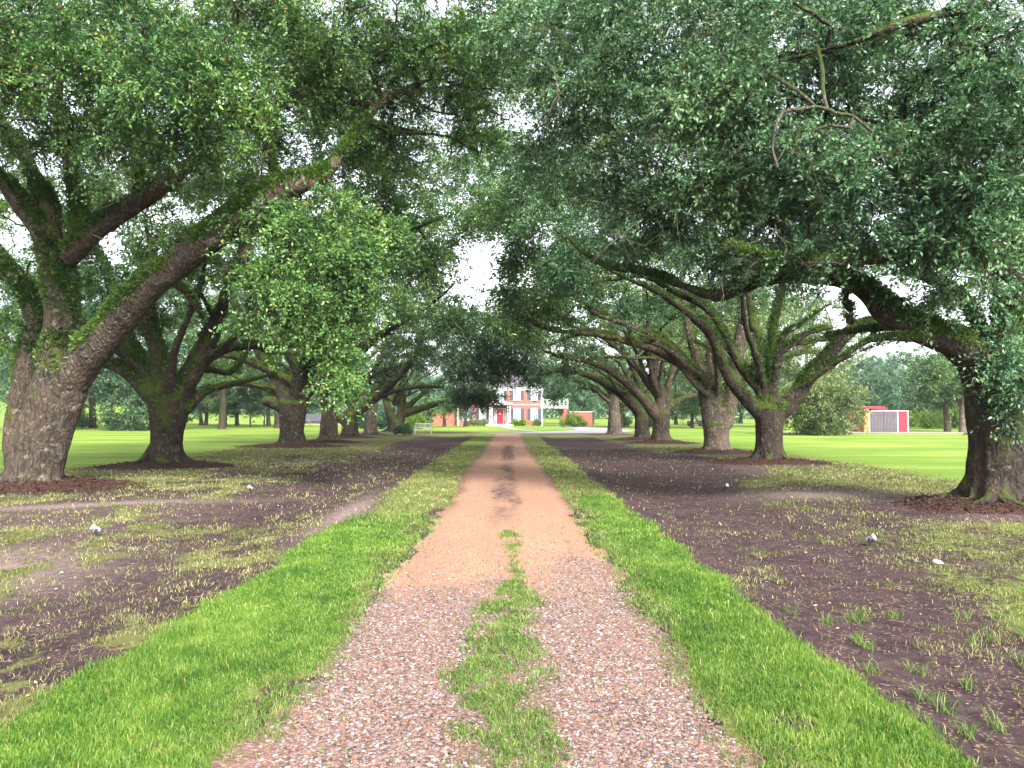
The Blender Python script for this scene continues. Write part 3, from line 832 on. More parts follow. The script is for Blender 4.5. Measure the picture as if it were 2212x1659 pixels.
M = {}
def materials():
    M['bark'] = barkmat('bark', (0.060, 0.049, 0.038), (0.125, 0.105, 0.084), .25, (0.070, 0.085, 0.016))
    M['bark_dark'] = barkmat('bark_dark', (0.036, 0.030, 0.024), (0.080, 0.069, 0.055), .75, (0.060, 0.095, 0.012))
    M['bark_pale'] = barkmat('bark_pale', (0.095, 0.080, 0.064), (0.180, 0.153, 0.126), .35)
    M['bark_dead'] = barkmat('bark_dead', (0.10, 0.098, 0.080), (0.17, 0.17, 0.14), .1)
    M['leaf_bright'] = leafmat('leaf_bright', (0.016, 0.058, 0.022), (0.090, 0.215, 0.058), (0.270, 0.450, 0.110), .36, (.30, .20, .03))
    M['leaf_blue'] = leafmat('leaf_blue', (0.014, 0.050, 0.028), (0.095, 0.215, 0.105), (0.280, 0.450, 0.210), .33, (.20, .10, .03))
    M['leaf_dark'] = leafmat('leaf_dark', (0.010, 0.032, 0.020), (0.036, 0.092, 0.044), (0.120, 0.215, 0.085), .33, (.20, .09, .04))
    M['leaf_mid'] = leafmat('leaf_mid', (0.016, 0.052, 0.024), (0.085, 0.185, 0.062), (0.250, 0.390, 0.110), .36, (.20, .12, .04))
    M['leaf_olive'] = leafmat('leaf_olive', (0.040, 0.070, 0.022), (0.120, 0.180, 0.055), (0.28, 0.32, 0.12), .36)
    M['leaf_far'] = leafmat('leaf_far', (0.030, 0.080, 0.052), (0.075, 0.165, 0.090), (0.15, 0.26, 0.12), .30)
    M['leaf_lime'] = leafmat('leaf_lime', (0.070, 0.140, 0.015), (0.150, 0.27, 0.025), (0.25, 0.36, 0.06), .36)
    M['fern'] = leafmat('fern_leaf', (0.012, 0.034, 0.008), (0.045, 0.110, 0.016), (0.12, 0.19, 0.028), .3, scale=.9)
    M['moss'] = leafmat('moss_leaf', (0.030, 0.055, 0.008), (0.075, 0.115, 0.014), (0.15, 0.19, 0.03), .3, scale=.9)
    m, nt, out = newmat('mulch'); t = NT(nt)
    c = t.ramp(t.noise(t.pos(), 30, 5, .7), [(.3, (.016, .010, .009)), (.5, (.046, .025, .020)), (.72, (.12, .070, .050))])
    t.link(t.bsdf(c, .9, t.bump(t.noise(t.pos(), 30, 4), .8, .03), .1), out.inputs['Surface']); M['mulch'] = m


GRP = 'oaks lining the driveway'


def build_oaks():
    b_, d_, p_ = M['bark'], M['bark_dark'], M['bark_pale']
    g = np.random.default_rng(21)
    # ---- first oak on the left
    Y = 17.8
    L1 = limbs_to_world([
        [(72, 1070, 60), (79, 1010, 54), (92, 940, 51), (112, 870, 50), (140, 800, 48)],
        [(98, 1062, 32), (108, 980, 34), (125, 900, 38), (150, 840, 38)],
        [(112, 870, 44), (122, 780, 36, .2), (130, 700, 32, .3), (128, 620, 32, .3), (112, 545, 32, .3), (95, 500, 28, .2), (50, 450, 20, 0), (12, 398, 16, -.3), (-60, 340, 13, -.6), (-150, 260, 9, -1)],
        [(112, 545, 26, .2), (105, 470, 22, .3), (80, 400, 18, .4), (50, 330, 16, .5), (12, 278, 13, .6), (-30, 200, 10, .8), (-50, 90, 8, 1)],
        [(146, 830, 42), (185, 775, 38, -.2), (245, 708, 35, -.5), (312, 630, 32, -.9), (382, 572, 31, -1.2), (455, 515, 31, -1.5), (530, 462, 30, -1.6), (607, 405, 27, -1.6), (677, 390, 20, -1.4), (743, 330, 12, -1), (788, 267, 11, -.6), (830, 215, 9, -.2), (882, 194, 8, .2), (934, 170, 6, .6), (1003, 187, 4, 1), (1100, 194, 2.5, 1.6)],
        [(882, 208, 6, .2), (934, 239, 5, .5), (985, 248, 4.5, .8), (1038, 264, 3.5, 1.2), (1100, 258, 2.5, 1.8)],
        [(800, 265, 6, -.5), (850, 290, 5, .5), (900, 288, 5, 1), (968, 295, 4, 1.3), (1038, 335, 2.5, 1.6)],
        [(607, 400, 12, -1.6), (590, 370, 9, -1.7), (580, 320, 8, -1.8), (562, 260, 7, -2), (541, 219, 5, -2.2), (530, 150, 4, -2.4)],
        [(146, 560, 24, .2), (180, 520, 22, .0), (243, 470, 21, -.2), (320, 425, 19, -.4), (390, 370, 15, -.6), (434, 330, 12, -.8), (486, 288, 8, -1), (560, 240, 6, -1.2), (640, 198, 4, -1.4)],
        [(170, 520, 18, .1), (168, 450, 16, .3), (156, 382, 15, .5), (139, 312, 13, .7), (125, 230, 10, .9), (140, 120, 8, 1), (170, 0, 6, 1.2)],
        [(60, 1066, 34, 1.2), (40, 960, 30, 1.3), (48, 860, 27, 1.4), (62, 760, 24, 1.4), (78, 690, 20, 1.5), (30, 600, 16, 1.8), (-40, 520, 12, 2.2), (-140, 460, 9, 2.6)],
        [(290, 455, 9, -.3), (300, 380, 7, .1), (285, 300, 5, .4), (300, 220, 4, .6)],
        [(220, 735, 14, -.3), (260, 640, 11, .8), (330, 600, 9, 1.8), (400, 630, 7, 2.8), (440, 690, 4, 3.4)],
    ], Y)
    T = np.vstack([blob_targets([
        (130, 110, 14.3, 2.5, 1.35, 2.0, 95), (400, 190, 14.0, 1.7, 1.25, 1.6, 60), (60, 250, 16, 1.6, .7, 1.5, 22), (300, 290, 14.6, 1.5, .5, 1.2, 26),
        (330, -60, 16, 4.5, 1.3, 4, 60), (680, -30, 16.5, 4.0, 1.5, 4, 70), (620, 130, 18, 2.0, 1.2, 2.2, 34), (760, 120, 17, 1.8, 1.2, 2, 32),
        (960, 60, 17, 2.4, 1.2, 3, 48), (1090, 60, 17, 2, 1.3, 3, 34), (830, 330, 19.5, 1.2, .7, 1.5, 16),
        (560, 290, 19, 1.0, .5, 1.5, 9), (560, 480, 16.4, .65, .45, .8, 14), (650, 520, 16.2, .7, .6, .8, 24), (735, 545, 16.8, .7, .5, .8, 18), (590, 600, 16.6, .65, .55, .8, 18), (680, 630, 16.6, .6, .6, .8, 18), (770, 640, 17.2, .55, .7, .8, 15), (640, 700, 17, .5, .4, .6, 8), (720, 730, 17.4, .45, .6, .6, 14), (735, 810, 17.6, .28, .5, .5, 10), (830, 520, 18, .6, .4, 1, 10), (560, 680, 17, .3, .3, .5, 4),
        (700, 450, 16.6, .9, .4, 1, 12), (970, 170, 19, 1.6, .9, 2, 24), (1060, 140, 20, 1.6, 1.0, 2, 20), (250, 520, 21, 1.8, .8, 1.6, 14), (30, 440, 21, 1.6, .9, 1.6, 14), (-40, 650, 19, 1.4, 1.4, 2, 16), (20, 560, 20, 1.2, .8, 2, 10), (1030, 300, 19, .8, .5, 1, 8),
        (250, 420, 20, 1.8, .7, 1.6, 12), (470, 400, 20, 1.6, .8, 1.6, 14)], g),
        umbrella(-11.5, 18.5, 9.5, 8.0, 14.5, 240, g)])
    build_tree(ROW['L1'], L1, T, 101, .086, 15, 23, .78, (b_, M['leaf_bright'], M['fern']), 'massive brown oak nearest on the left, its thick limb leaning right over red mulch', GRP, .05, .5, 120000, .085, fthr=.36, flo=3.4, fhi=8.5, extra=dead_twigs(26, (60, 1050, 60, 700, 13.5, 16.0), 72))
    # ---- first oak on the right
    Y = 13.9
    R1 = limbs_to_world([
        [(2154, 1105, 66), (2156, 1040, 60), (2158, 970, 57), (2150, 900, 56), (2142, 840, 54), (2128, 795, 50)],
        [(2160, 850, 50), (2190, 750, 48, .2), (2205, 650, 46, .3), (2218, 540, 40, .2), (2240, 400, 34, 0), (2270, 200, 28, -.3), (2300, 0, 20, -.6)],
        [(2130, 810, 46), (2092, 762, 38, -.1), (2050, 735, 31, -.2), (1983, 712, 28, -.2), (1918, 680, 30, -.2), (1890, 645, 25, -.1), (1845, 613, 18, 0), (1775, 598, 16, .2), (1688, 598, 15, .4), (1602, 619, 14, .8), (1550, 640, 13, 1.2), (1480, 620, 10, 2), (1400, 590, 8, 3), (1310, 575, 6, 4), (1240, 530, 4, 5), (1200, 470, 3, 6)],
        [(1834, 700, 9, -.2), (1838, 671, 8, -.2), (1824, 650, 8, -.2), (1831, 632, 7, -.2), (1850, 624, 6, -.1)],
        [(1960, 700, 12, -.2), (1900, 712, 8, .2), (1850, 716, 6, .6), (1780, 728, 4, 1)],
        [(2060, 745, 12, -.1), (1990, 735, 8, -.4), (1930, 730, 7, -.7), (1870, 738, 4, -1)],
        [(2207, 620, 32, .2), (2160, 575, 26, -.5), (2060, 556, 23, -1.1), (1950, 552, 21, -1.5), (1850, 556, 17, -1.8), (1750, 566, 12, -1.9), (1660, 556, 8, -1.8), (1570, 530, 5, -1.6)],
        [(2290, 80, 20, -.5), (2200, -20, 17, -2), (2105, 14, 15, -3), (1949, 50, 12, -3.4), (1850, 90, 9, -3.2), (1770, 110, 7, -2.8), (1700, 130, 4, -2.4)],
        [(2240, 420, 22, 0), (2120, 330, 15, -1), (2000, 290, 10, -1.6), (1880, 260, 7, -1.8), (1700, 200, 5, -1.2), (1560, 120, 4, -.6), (1400, 60, 3, 0)],
        [(1850, 615, 10, 0), (1760, 540, 8, .8), (1640, 470, 7, 1.5), (1520, 400, 5, 2.2), (1400, 330, 4, 2.8), (1290, 240, 3, 3.4)],
        [(2125, 790, 20, .2), (2110, 700, 14, .9), (2070, 640, 11, 1.6), (2000, 600, 8, 2.4), (1940, 590, 5, 3)],
    ], Y)
    X1 = limbs_to_world([
        [(1765, 100, 5, -2.8), (1776, 150, 5.5, -3.3), (1778, 195, 5, -3.6), (1789, 236, 4.5, -3.8), (1815, 246, 4, -3.8), (1841, 250, 3.5, -3.8), (1885, 285, 3, -3.7)],
        [(1789, 236, 4, -3.8), (1760, 230, 3.5, -3.8), (1730, 236, 3.5, -3.8), (1692, 242, 3.5, -3.7), (1674, 280, 4, -3.7), (1668, 320, 3.5, -3.6), (1680, 362, 3, -3.6)],
        [(1762, 231, 3.5, -3.8), (1735, 205, 4, -3.6), (1700, 182, 4.5, -3.2), (1665, 160, 5, -2.5)],
        [(1841, 250, 4, -3.8), (1835, 275, 3.5, -3.8), (1790, 270, 3, -3.7), (1750, 285, 2, -3.6)]], Y) + dead_twigs(60, (1180, 2180, 40, 620, 10.6, 12.4), 71)
    T = np.vstack([blob_targets([
        (1480, 40, 13.5, 3.2, 1.5, 2.6, 100), (1800, 120, 12.4, 2.6, 1.4, 2.0, 84), (2120, 220, 11.6, 1.7, 1.7, 2.0, 84), (1330, 220, 14.5, 1.8, 1.5, 2.2, 58),
        (1580, 270, 13.2, 2.1, 1.2, 2.0, 70), (1840, 370, 12.2, 2.0, .85, 1.5, 60), (1230, 60, 15, 2.0, 1.6, 2.5, 48), (2110, 440, 11.6, 1.2, .7, 1.2, 44),
        (1640, 430, 14, 2.0, .75, 1.8, 44), (1440, 430, 15, 1.6, .75, 1.8, 32), (1760, 545, 12.6, 1.1, .25, .8, 20), (1950, 520, 12.0, 1.1, .25, .8, 22),
        (2195, 830, 13.1, .33, .75, .5, 9), (2160, 760, 13.4, .35, .5, .5, 10), (1200, 330, 17, 1.2, .9, 2, 18), (1600, 560, 14.6, 1.2, .3, 1.0, 14), (2050, 640, 13.2, .9, .35, .8, 9),
        (1400, 530, 16.5, 1.3, .35, 1.2, 10), (1290, 400, 16.5, .9, .5, 1.2, 10)], g),
        umbrella(9.3, 14.5, 8.5, 7.5, 13.5, 150, g)])
    build_tree(ROW['R1'], R1, T, 102, .082, 15, 21, .72, (d_, M['leaf_blue'], M['fern']), 'dark oak cut by the right edge of the picture, limb arching left above the soil', GRP, .045, .5, 80000, .065, fthr=.38, flo=2.6, fhi=5.6, extra=X1)
    # ---- second oak on the left
    L2 = limbs_to_world([
        [(362, 1014, 44), (360, 960, 36), (364, 905, 38), (362, 862, 42)],
        [(340, 866, 24), (288, 812, 18, .3), (240, 785, 14, .5), (190, 780, 10, .6), (130, 740, 7, .8)],
        [(340, 856, 22), (300, 780, 17, .6), (265, 720, 15, 1), (250, 660, 12, 1.4), (232, 590, 9, 1.8), (190, 500, 6, 2)],
        [(352, 856, 22), (337, 760, 17, -.2), (322, 700, 15, -.3), (322, 640, 12, -.4), (332, 570, 9, -.5), (310, 470, 6, -.5)],
        [(366, 856, 18), (370, 790, 10, -.6), (385, 735, 9, -.8), (407, 685, 8, -1), (435, 610, 6, -1.2), (450, 520, 4, -1.4)],
        [(385, 862, 22), (425, 800, 17, 0), (455, 740, 15, 0), (476, 680, 13, 0), (498, 600, 10, 0), (540, 510, 7, 0), (620, 430, 5, 0), (720, 370, 4, 0)],
        [(395, 885, 16), (450, 842, 10, .6), (520, 826, 7, 1.2), (600, 806, 4, 2)],
        [(440, 780, 9), (520, 720, 7, -1), (640, 640, 6, -2), (760, 560, 5, -3), (880, 500, 4, -4), (960, 470, 3, -5)],
    ], 24.6)
    T = np.vstack([blob_targets([
        (420, 560, 25, 2.2, 1.2, 2.4, 40), (220, 590, 26, 2.4, 1.2, 2.4, 34), (480, 380, 25, 2.6, 1.4, 3, 38), (180, 400, 27, 3, 1.5, 3, 30),
        (690, 360, 24, 2.2, 1.4, 2.6, 36), (800, 470, 22.5, 1.5, 1.1, 2, 34), (350, 680, 26, 2.0, .5, 2, 16), (880, 330, 23, 1.6, 1.1, 2, 20), (740, 200, 23, 3, 1.2, 3, 34),
        (120, 690, 26, 1.6, .8, 2, 18), (900, 560, 21, .9, .6, 1.2, 18), (950, 140, 24, 3, 1.6, 3, 34)], g), umbrella(-11.5, 25, 9.5, 7.5, 14, 210, g)])
    build_tree(ROW['L2'], L2 + arches(ROW['L2'], 5, 7.5, 1, 678), T, 103, .12, 13, 16, .85, (d_, M['leaf_mid'], M['fern']), 'second oak from the left front, upright limbs fanning out of a short mossy trunk', GRP, .06, .55, 34000, .085, fthr=.42)
    # ---- second oak on the right
    R2 = limbs_to_world([
        [(1662, 1006, 36), (1661, 960, 27), (1662, 915, 28), (1662, 880, 30)],
        [(1645, 895, 18), (1610, 858, 15), (1584, 828, 15), (1557, 775, 14), (1539, 726, 13), (1512, 696, 11, -.3), (1470, 665, 8, -.8), (1420, 630, 6, -1.4), (1350, 600, 5, -2), (1270, 560, 3.5, -3)],
        [(1655, 886, 18), (1645, 820, 17, .2), (1640, 760, 15, .4), (1628, 700, 11, .6), (1618, 640, 8, .8), (1600, 560, 6, 1), (1560, 480, 4, 1)],
        [(1668, 880, 16), (1674, 815, 9, -.3), (1684, 758, 8, -.5), (1694, 722, 7, -.6), (1725, 704, 5, -.8), (1780, 664, 4, -1), (1800, 655, 2.5, -1)],
        [(1684, 890, 20), (1706, 874, 19), (1742, 820, 17, -.2), (1793, 766, 15, -.4), (1818, 730, 15, -.6), (1862, 702, 12, -.8), (1930, 690, 8, -1), (2020, 660, 6, -1), (2120, 600, 4, -1)],
        [(1680, 770, 6, -.5), (1740, 722, 6, -.6), (1800, 706, 6, -.7)],
        [(1690, 745, 5, -.5), (1760, 738, 5, -.4), (1810, 722, 5, -.5)],
        [(1662, 860, 14, .4), (1665, 780, 11, 1.2), (1672, 700, 9, 1.8), (1690, 620, 8, 2.2), (1700, 540, 6, 2.4)],
    ], 26.2)
    T = np.vstack([blob_targets([
        (1330, 500, 24, 2.2, 1.1, 2.6, 38), (1220, 380, 24, 2, 1.4, 2.6, 34), (1480, 540, 26, 2.2, .7, 2.2, 28), (1690, 530, 27, 2.4, .6, 2.2, 24),
        (1920, 560, 28, 2.2, .6, 2, 20), (1200, 560, 22.5, 1.0, .8, 1.5, 20), (1280, 130, 23, 2.4, 1.5, 3, 26), (1600, 620, 28, 1.6, .25, 1.2, 6), (2100, 560, 26, 2, .6, 2, 14), (1380, 660, 25, 1.2, .3, 1, 8),
        (1150, 470, 23, .6, .7, 1.5, 8)], g), umbrella(9.5, 26.5, 9.5, 7.5, 14, 200, g)])
    build_tree(ROW['R2'], R2 + arches(ROW['R2'], 4, 7.5, -1, 684), T, 104, .12, 13, 16, .82, (d_, M['leaf_blue'], M['fern']), 'dark oak with four stems splitting low, standing before the bright right lawn', GRP, .06, .45, 28000, .08, fthr=.44)
    # ---- third on each side
    L3 = limbs_to_world([
        [(632, 968, 34), (630, 930, 27), (632, 895, 29), (634, 868, 30)],
        [(618, 872, 17), (596, 815, 15), (562, 758, 13), (530, 705, 10), (500, 640, 7), (480, 580, 5)],
        [(612, 882, 14), (585, 868, 13), (568, 866, 11)],
        [(640, 830, 12), (575, 798, 9, -.5), (503, 770, 7, -1), (450, 776, 5, -1.5), (410, 800, 3, -2)],
        [(648, 868, 17), (678, 805, 13), (700, 745, 10), (725, 680, 7), (760, 610, 5)],
        [(640, 856, 14), (640, 790, 11), (612, 735, 9), (592, 660, 7), (600, 580, 5)],
        [(652, 862, 12), (720, 792, 9, -1), (800, 735, 8, -2), (872, 696, 6, -3), (940, 650, 4, -4), (985, 610, 2.5, -5)],
        [(620, 860, 9), (560, 836, 6, 1), (500, 828, 5, 2), (430, 836, 3, 3)],
    ], 40.0)
    T = np.vstack([blob_targets([
        (790, 560, 37, 3.2, 1.8, 3, 34), (890, 640, 35, 2.2, 1.6, 2.6, 32), (640, 640, 40, 2.6, 1.6, 3, 28), (500, 700, 42, 2.8, 1.0, 3, 20), (900, 470, 34, 2.2, 1.8, 3, 26),
        (760, 700, 37, 2, .9, 2, 16), (1010, 440, 36, 2.4, 1.5, 3, 34), (960, 360, 36, 2.4, 1.6, 3, 26), (1080, 380, 38, 2, 1.4, 3, 26), (1060, 290, 34, 2.2, 1.3, 3, 26), (940, 540, 36, 1.2, 1.2, 2, 16), (1040, 480, 35, 1.5, .8, 2, 22), (1000, 680, 38, 1.8, .7, 2, 20), (450, 790, 42, 1.8, .5, 2, 8), (560, 560, 40, 4, 2, 4, 26)], g), umbrella(-11.5, 40, 9, 7.5, 13.5, 90, g)])
    build_tree(ROW['L3'], L3 + arches(ROW['L3'], 7, 7.5, 1, 679), T, 105, .16, 11, 14, .95, (d_, M['leaf_mid'], M['fern']), 'third oak on the left, gnarled and low forking, reddish bark scar down its trunk', GRP, .08, .5, 6000, .11)
    R3 = limbs_to_world([
        [(1550, 984, 36), (1548, 950, 27), (1548, 918, 28)],
        [(1535, 922, 17), (1522, 850, 14), (1506, 780, 12), (1490, 720, 10), (1478, 650, 7), (1470, 560, 5)],
        [(1550, 920, 15), (1546, 850, 12), (1535, 780, 10), (1532, 700, 7), (1520, 620, 5)],
        [(1564, 920, 18), (1580, 850, 16), (1592, 780, 14), (1602, 700, 12), (1612, 620, 10), (1628, 530, 7), (1650, 440, 5)],
        [(1535, 850, 11), (1500, 806, 12, -.3), (1450, 772, 12, -.6), (1400, 750, 10, -1), (1350, 736, 9, -1.3), (1281, 720, 7, -1.7), (1194, 714, 5, -2.2), (1140, 696, 3, -2.6)],
        [(1505, 806, 10, -.4), (1437, 742, 10, -1), (1380, 708, 9, -1.3), (1333, 692, 8, -1.6), (1281, 674, 6, -2), (1240, 640, 4, -2.4), (1200, 590, 3, -2.8)],
    ], 33.1)
    T = np.vstack([blob_targets([
        (1250, 590, 30, 2.0, 1.1, 2.4, 34), (1370, 630, 33, 2.4, .7, 2.4, 20), (1480, 660, 35, 2.4, .5, 2.4, 12), (1180, 640, 29, 1.1, .8, 1.8, 18), (1125, 540, 28, .9, 1.3, 1.5, 24), (1095, 440, 30, 1.4, 1.2, 2, 30), (1150, 330, 26, 1.6, 1.2, 2, 24), (1190, 430, 27, 1.3, 1.1, 2, 22), (1120, 660, 30, .8, .9, 1.4, 18),
        (1420, 480, 33, 4, 1.6, 3, 30), (1220, 690, 31, 1.2, .25, 1.2, 8), (1700, 640, 36, 2.5, .5, 2.2, 10)], g), umbrella(9.5, 33.5, 9, 7.5, 13.5, 80, g)])
    build_tree(ROW['R3'], R3 + arches(ROW['R3'], 5, 7.5, -1, 685), T, 106, .14, 12, 14, .9, (p_, M['leaf_mid'], M['moss']), 'pale triple stemmed oak with two mossy limbs reaching left over the drive', GRP, .07, .46, 30000, .09, fthr=.36)
    # ---- farther oaks of the two rows
    rest = [
        ('L4', 45.0, p_, 'leaf_mid', 'pale straight trunked oak just behind the gnarled oak on the left', .5, [
            [(710, 962, 24), (711, 900, 17), (712, 850, 16), (715, 780, 12), (722, 700, 8), (730, 620, 5)],
            [(712, 856, 12), (690, 800, 8), (668, 740, 6), (640, 680, 4)], [(715, 846, 11), (760, 785, 8, -1), (822, 725, 6, -2), (880, 690, 4, -3)]],
            [(730, 800, 44, 1.6, .8, 1.6, 12), (860, 730, 42, 2.2, 1.2, 2.4, 18), (700, 650, 46, 4, 1.6, 3, 22)]),
        ('L5', 53.3, d_, 'leaf_dark', 'dark oak on the left with one limb rising right toward the drive', .55, [
            [(757, 951, 22), (756, 922, 17), (758, 895, 17)], [(756, 898, 11), (754, 840, 9), (750, 780, 7), (745, 700, 5)],
            [(764, 900, 12), (810, 857, 10, -.5), (860, 815, 8, -1), (895, 770, 6, -1.5), (915, 720, 5, -2), (928, 665, 3, -2)],
            [(770, 890, 9), (830, 852, 7, -.5), (900, 836, 5, -1), (960, 836, 3, -1.5)], [(746, 912, 10), (718, 893, 8), (690, 862, 5), (670, 820, 3)]],
            [(900, 760, 52, 2.6, 1.2, 2.6, 20), (840, 690, 52, 3.2, 1.6, 3, 24), (950, 700, 50, 2.4, 1.6, 2.6, 24), (830, 800, 53, 1.6, .5, 1.6, 8)]),
        ('L6', 61.0, p_, 'leaf_dark', 'slim pale oak trunk on the left, second before the white bench', .42, [
            [(801, 945, 17), (802, 905, 12), (810, 850, 9), (822, 790, 6), (830, 730, 4)], [(800, 895, 9), (786, 845, 6), (770, 800, 4)]],
            [(860, 800, 60, 2.6, 1.2, 2.4, 16), (960, 780, 59, 2.4, 1.4, 2.4, 20)]),
        ('L7', 70.0, d_, 'leaf_dark', 'twin stemmed oak closest to the white bench at the lawn end', .5, [
            [(856, 938, 18), (856, 918, 14), (856, 908, 13)], [(850, 914, 10), (838, 882, 8), (825, 840, 5), (815, 800, 4)], [(862, 914, 11), (868, 880, 9), (872, 835, 6), (880, 790, 4)],
            [(866, 896, 9), (920, 879, 7), (970, 868, 5), (1015, 868, 3)], [(866, 890, 7), (912, 852, 5), (955, 822, 4), (990, 800, 3)]],
            [(930, 835, 68, 3.0, 1.0, 2.6, 18), (1010, 850, 66, 2.6, .9, 2.0, 30), (1010, 790, 64, 3.2, 1.4, 2.4, 36), (960, 740, 64, 3.4, 1.4, 3, 26), (985, 872, 65, 1.5, .5, 1.2, 10), (1040, 730, 62, 3, 1.6, 2, 30)]),
        ('R4', 44.3, b_, 'leaf_mid', 'brown oak on the right whose trunk forks upright and left above red mulch', .5, [
            [(1428, 961, 24), (1428, 925, 18), (1430, 890, 18)], [(1430, 892, 13), (1420, 820, 10), (1412, 760, 8), (1400, 690, 6), (1390, 620, 4)],
            [(1422, 905, 13), (1390, 862, 11, -.3), (1358, 830, 10, -.6), (1320, 802, 9, -1), (1270, 780, 7, -1.4), (1210, 770, 5, -1.8), (1160, 752, 3, -2.2)],
            [(1438, 885, 9), (1470, 862, 7, .5), (1512, 850, 5, 1), (1560, 820, 3, 1)], [(1436, 880, 8), (1452, 800, 6), (1475, 730, 4)]],
            [(1220, 740, 42, 2.2, .8, 2.2, 20), (1300, 690, 43, 3, 1.0, 2.6, 20), (1130, 690, 41, 1.8, 1.4, 2.2, 34), (1160, 600, 40, 2.0, 1.2, 2.2, 24), (1450, 700, 45, 3, .9, 3, 18), (1100, 640, 40, 1.4, 1.0, 2, 14)]),
        ('R5', 49.7, d_, 'leaf_dark', 'near black oak trunk on the right, its limb bowing low to the left', .45, [
            [(1388, 954, 20), (1386, 918, 15), (1384, 888, 14)], [(1382, 892, 12), (1350, 857, 11, -.3), (1310, 830, 9, -.7), (1260, 807, 7, -1), (1205, 800, 5, -1.4), (1160, 812, 3, -1.8)],
            [(1386, 888, 9), (1375, 820, 7), (1350, 760, 5), (1320, 700, 4)]],
            [(1100, 725, 48, 2.2, 1.4, 2.4, 70), (1050, 790, 50, 2.6, 1.3, 2.2, 90), (1120, 790, 50, 1.2, .6, 1.6, 16), (1155, 812, 52, 1.2, .4, 1, 12), (1200, 842, 55, .8, .6, 1, 12), (1200, 790, 48, 2.0, .5, 2.0, 16), (1020, 855, 54, 1.7, .7, 1.4, 34), (1060, 862, 54, .8, .45, 1, 10), (1280, 770, 49, 2.4, .6, 2.2, 12), (1040, 700, 48, 1.8, 1.4, 2, 24)]),
        ('R6', 61.3, p_, 'leaf_mid', 'single straight oak at the right end of the row, nearest the house', .42, [
            [(1328, 943, 18), (1327, 900, 13), (1325, 850, 10), (1312, 800, 7), (1300, 750, 5)], [(1326, 868, 8), (1348, 825, 5), (1380, 790, 4)], [(1325, 850, 7), (1290, 820, 5, -1), (1240, 806, 4, -2), (1190, 812, 3, -2)]],
            [(1240, 810, 60, 2.6, .7, 2.2, 18), (1320, 780, 60, 3, .8, 2.6, 14), (1180, 790, 58, 2.0, 1.2, 2, 20)]),
    ]
    for i, (k, Y, bk, lm, lab, rr, lb, bl) in enumerate(rest):
        T = np.vstack([blob_targets(bl, g), umbrella(ROW[k][0], Y, 8.5, 6.5, 12.5, 80, g)])
        build_tree(ROW[k], limbs_to_world(lb, Y) + arches(ROW[k], 8, 7.5, 1 if k[0] == 'L' else -1, 640 + i, 2.4, .15), T, 110 + i, .19, 9, 12, 1.0, (bk, M[lm], M['fern']), lab, GRP, .08, rr, 2500, .13, K=6, nroots=8)
    names = dict(L1='dark red bark mulch round the massive leftmost trunk', L2='mulch ring round the fanning oak second from the left front', L3='long red mulch bed under the gnarled oak on the left',
                 L4='mulch at the foot of the pale straight oak on the left', L5='mulch under the dark left oak whose limb rises right', R1='brown leaf mulch round the trunk at the right edge',
                 R2='mulch ring round the four stemmed dark oak', R3='mulch round the pale triple stemmed oak', R4='red mulch bed under the forked brown oak on the right', R5='mulch at the foot of the near black oak')
    for i, (k, lab) in enumerate(names.items()):
        rx, ry, ch = dict(L1=(2.6, 1.9, 5200), L2=(2.1, 1.5, 2600), R1=(1.8, 1.25, 2600), R2=(2.1, 1.6, 2200), L3=(3.2, 2.2, 1500), R3=(1.9, 1.6, 1200)).get(k, (2.0, 1.8, 500))
        mulch(ROW[k], rx, ry, 300 + i, ch, lab)


# ------------------------------------------------------------------ park trees and shrubs
def park_tree(x, y, h, rad, trunk_h, seed, leaf, n, mats, label, group='park trees beyond the oak rows', low=.0, twigs=8, per=10, cr=1.0, rt=.28, name='park_tree', stems=1):
    g = np.random.default_rng(seed); gz = float(height(x, y))
    lb = []
    for s in range(stems):
        ox = (s - (stems - 1) / 2) * rt * 2.4
        top = trunk_h + (h - trunk_h) * .55
        lb.append([[x + ox, y, gz - .1, rt * 1.5], [x + ox * 1.1, y, gz + .5, rt * 1.1], [x + ox * 1.4 + .1 * g.normal(), y, gz + trunk_h, rt * .85], [x + ox * 2 + .4 * g.normal(), y + .3 * g.normal(), gz + top, rt * .35]])
    for k in range(6):
        a = 1.05 * k + g.random(); r = rad * .55
        z = gz + trunk_h * (.85 + .3 * g.random())
        lb.append([[x, y, z, rt * .55], [x + r * .4 * math.cos(a), y + r * .4 * math.sin(a), z + (h - trunk_h) * .2, rt * .35], [x + r * math.cos(a), y + r * math.sin(a), z + (h - trunk_h) * .4, rt * .12]])
    q = g.normal(size=(n, 3)); q /= np.linalg.norm(q, axis=1, keepdims=True)
    zc = gz + trunk_h + (h - trunk_h) * (.5 - low * .5); hz = (h - trunk_h) * (.5 + low * .5)
    lump = .72 + .5 * fbm(q[:, 0] * 1.9 + seed, q[:, 1] * 1.9 + q[:, 2] * 1.3, 7)
    T = np.array([x, y, zc]) + q * (g.random((n, 1)) ** .33) * lump[:, None] * np.array([rad, rad, hz])
    T[:, 2] = np.maximum(T[:, 2], gz + .5)
    return build_tree((x, y), lb, T, seed, leaf, twigs, per, cr, mats, label, group, 0, 0, 0, K=5, name=name, droop=.3)


def at(px, Y): return float(P(px, 900, Y)[0])


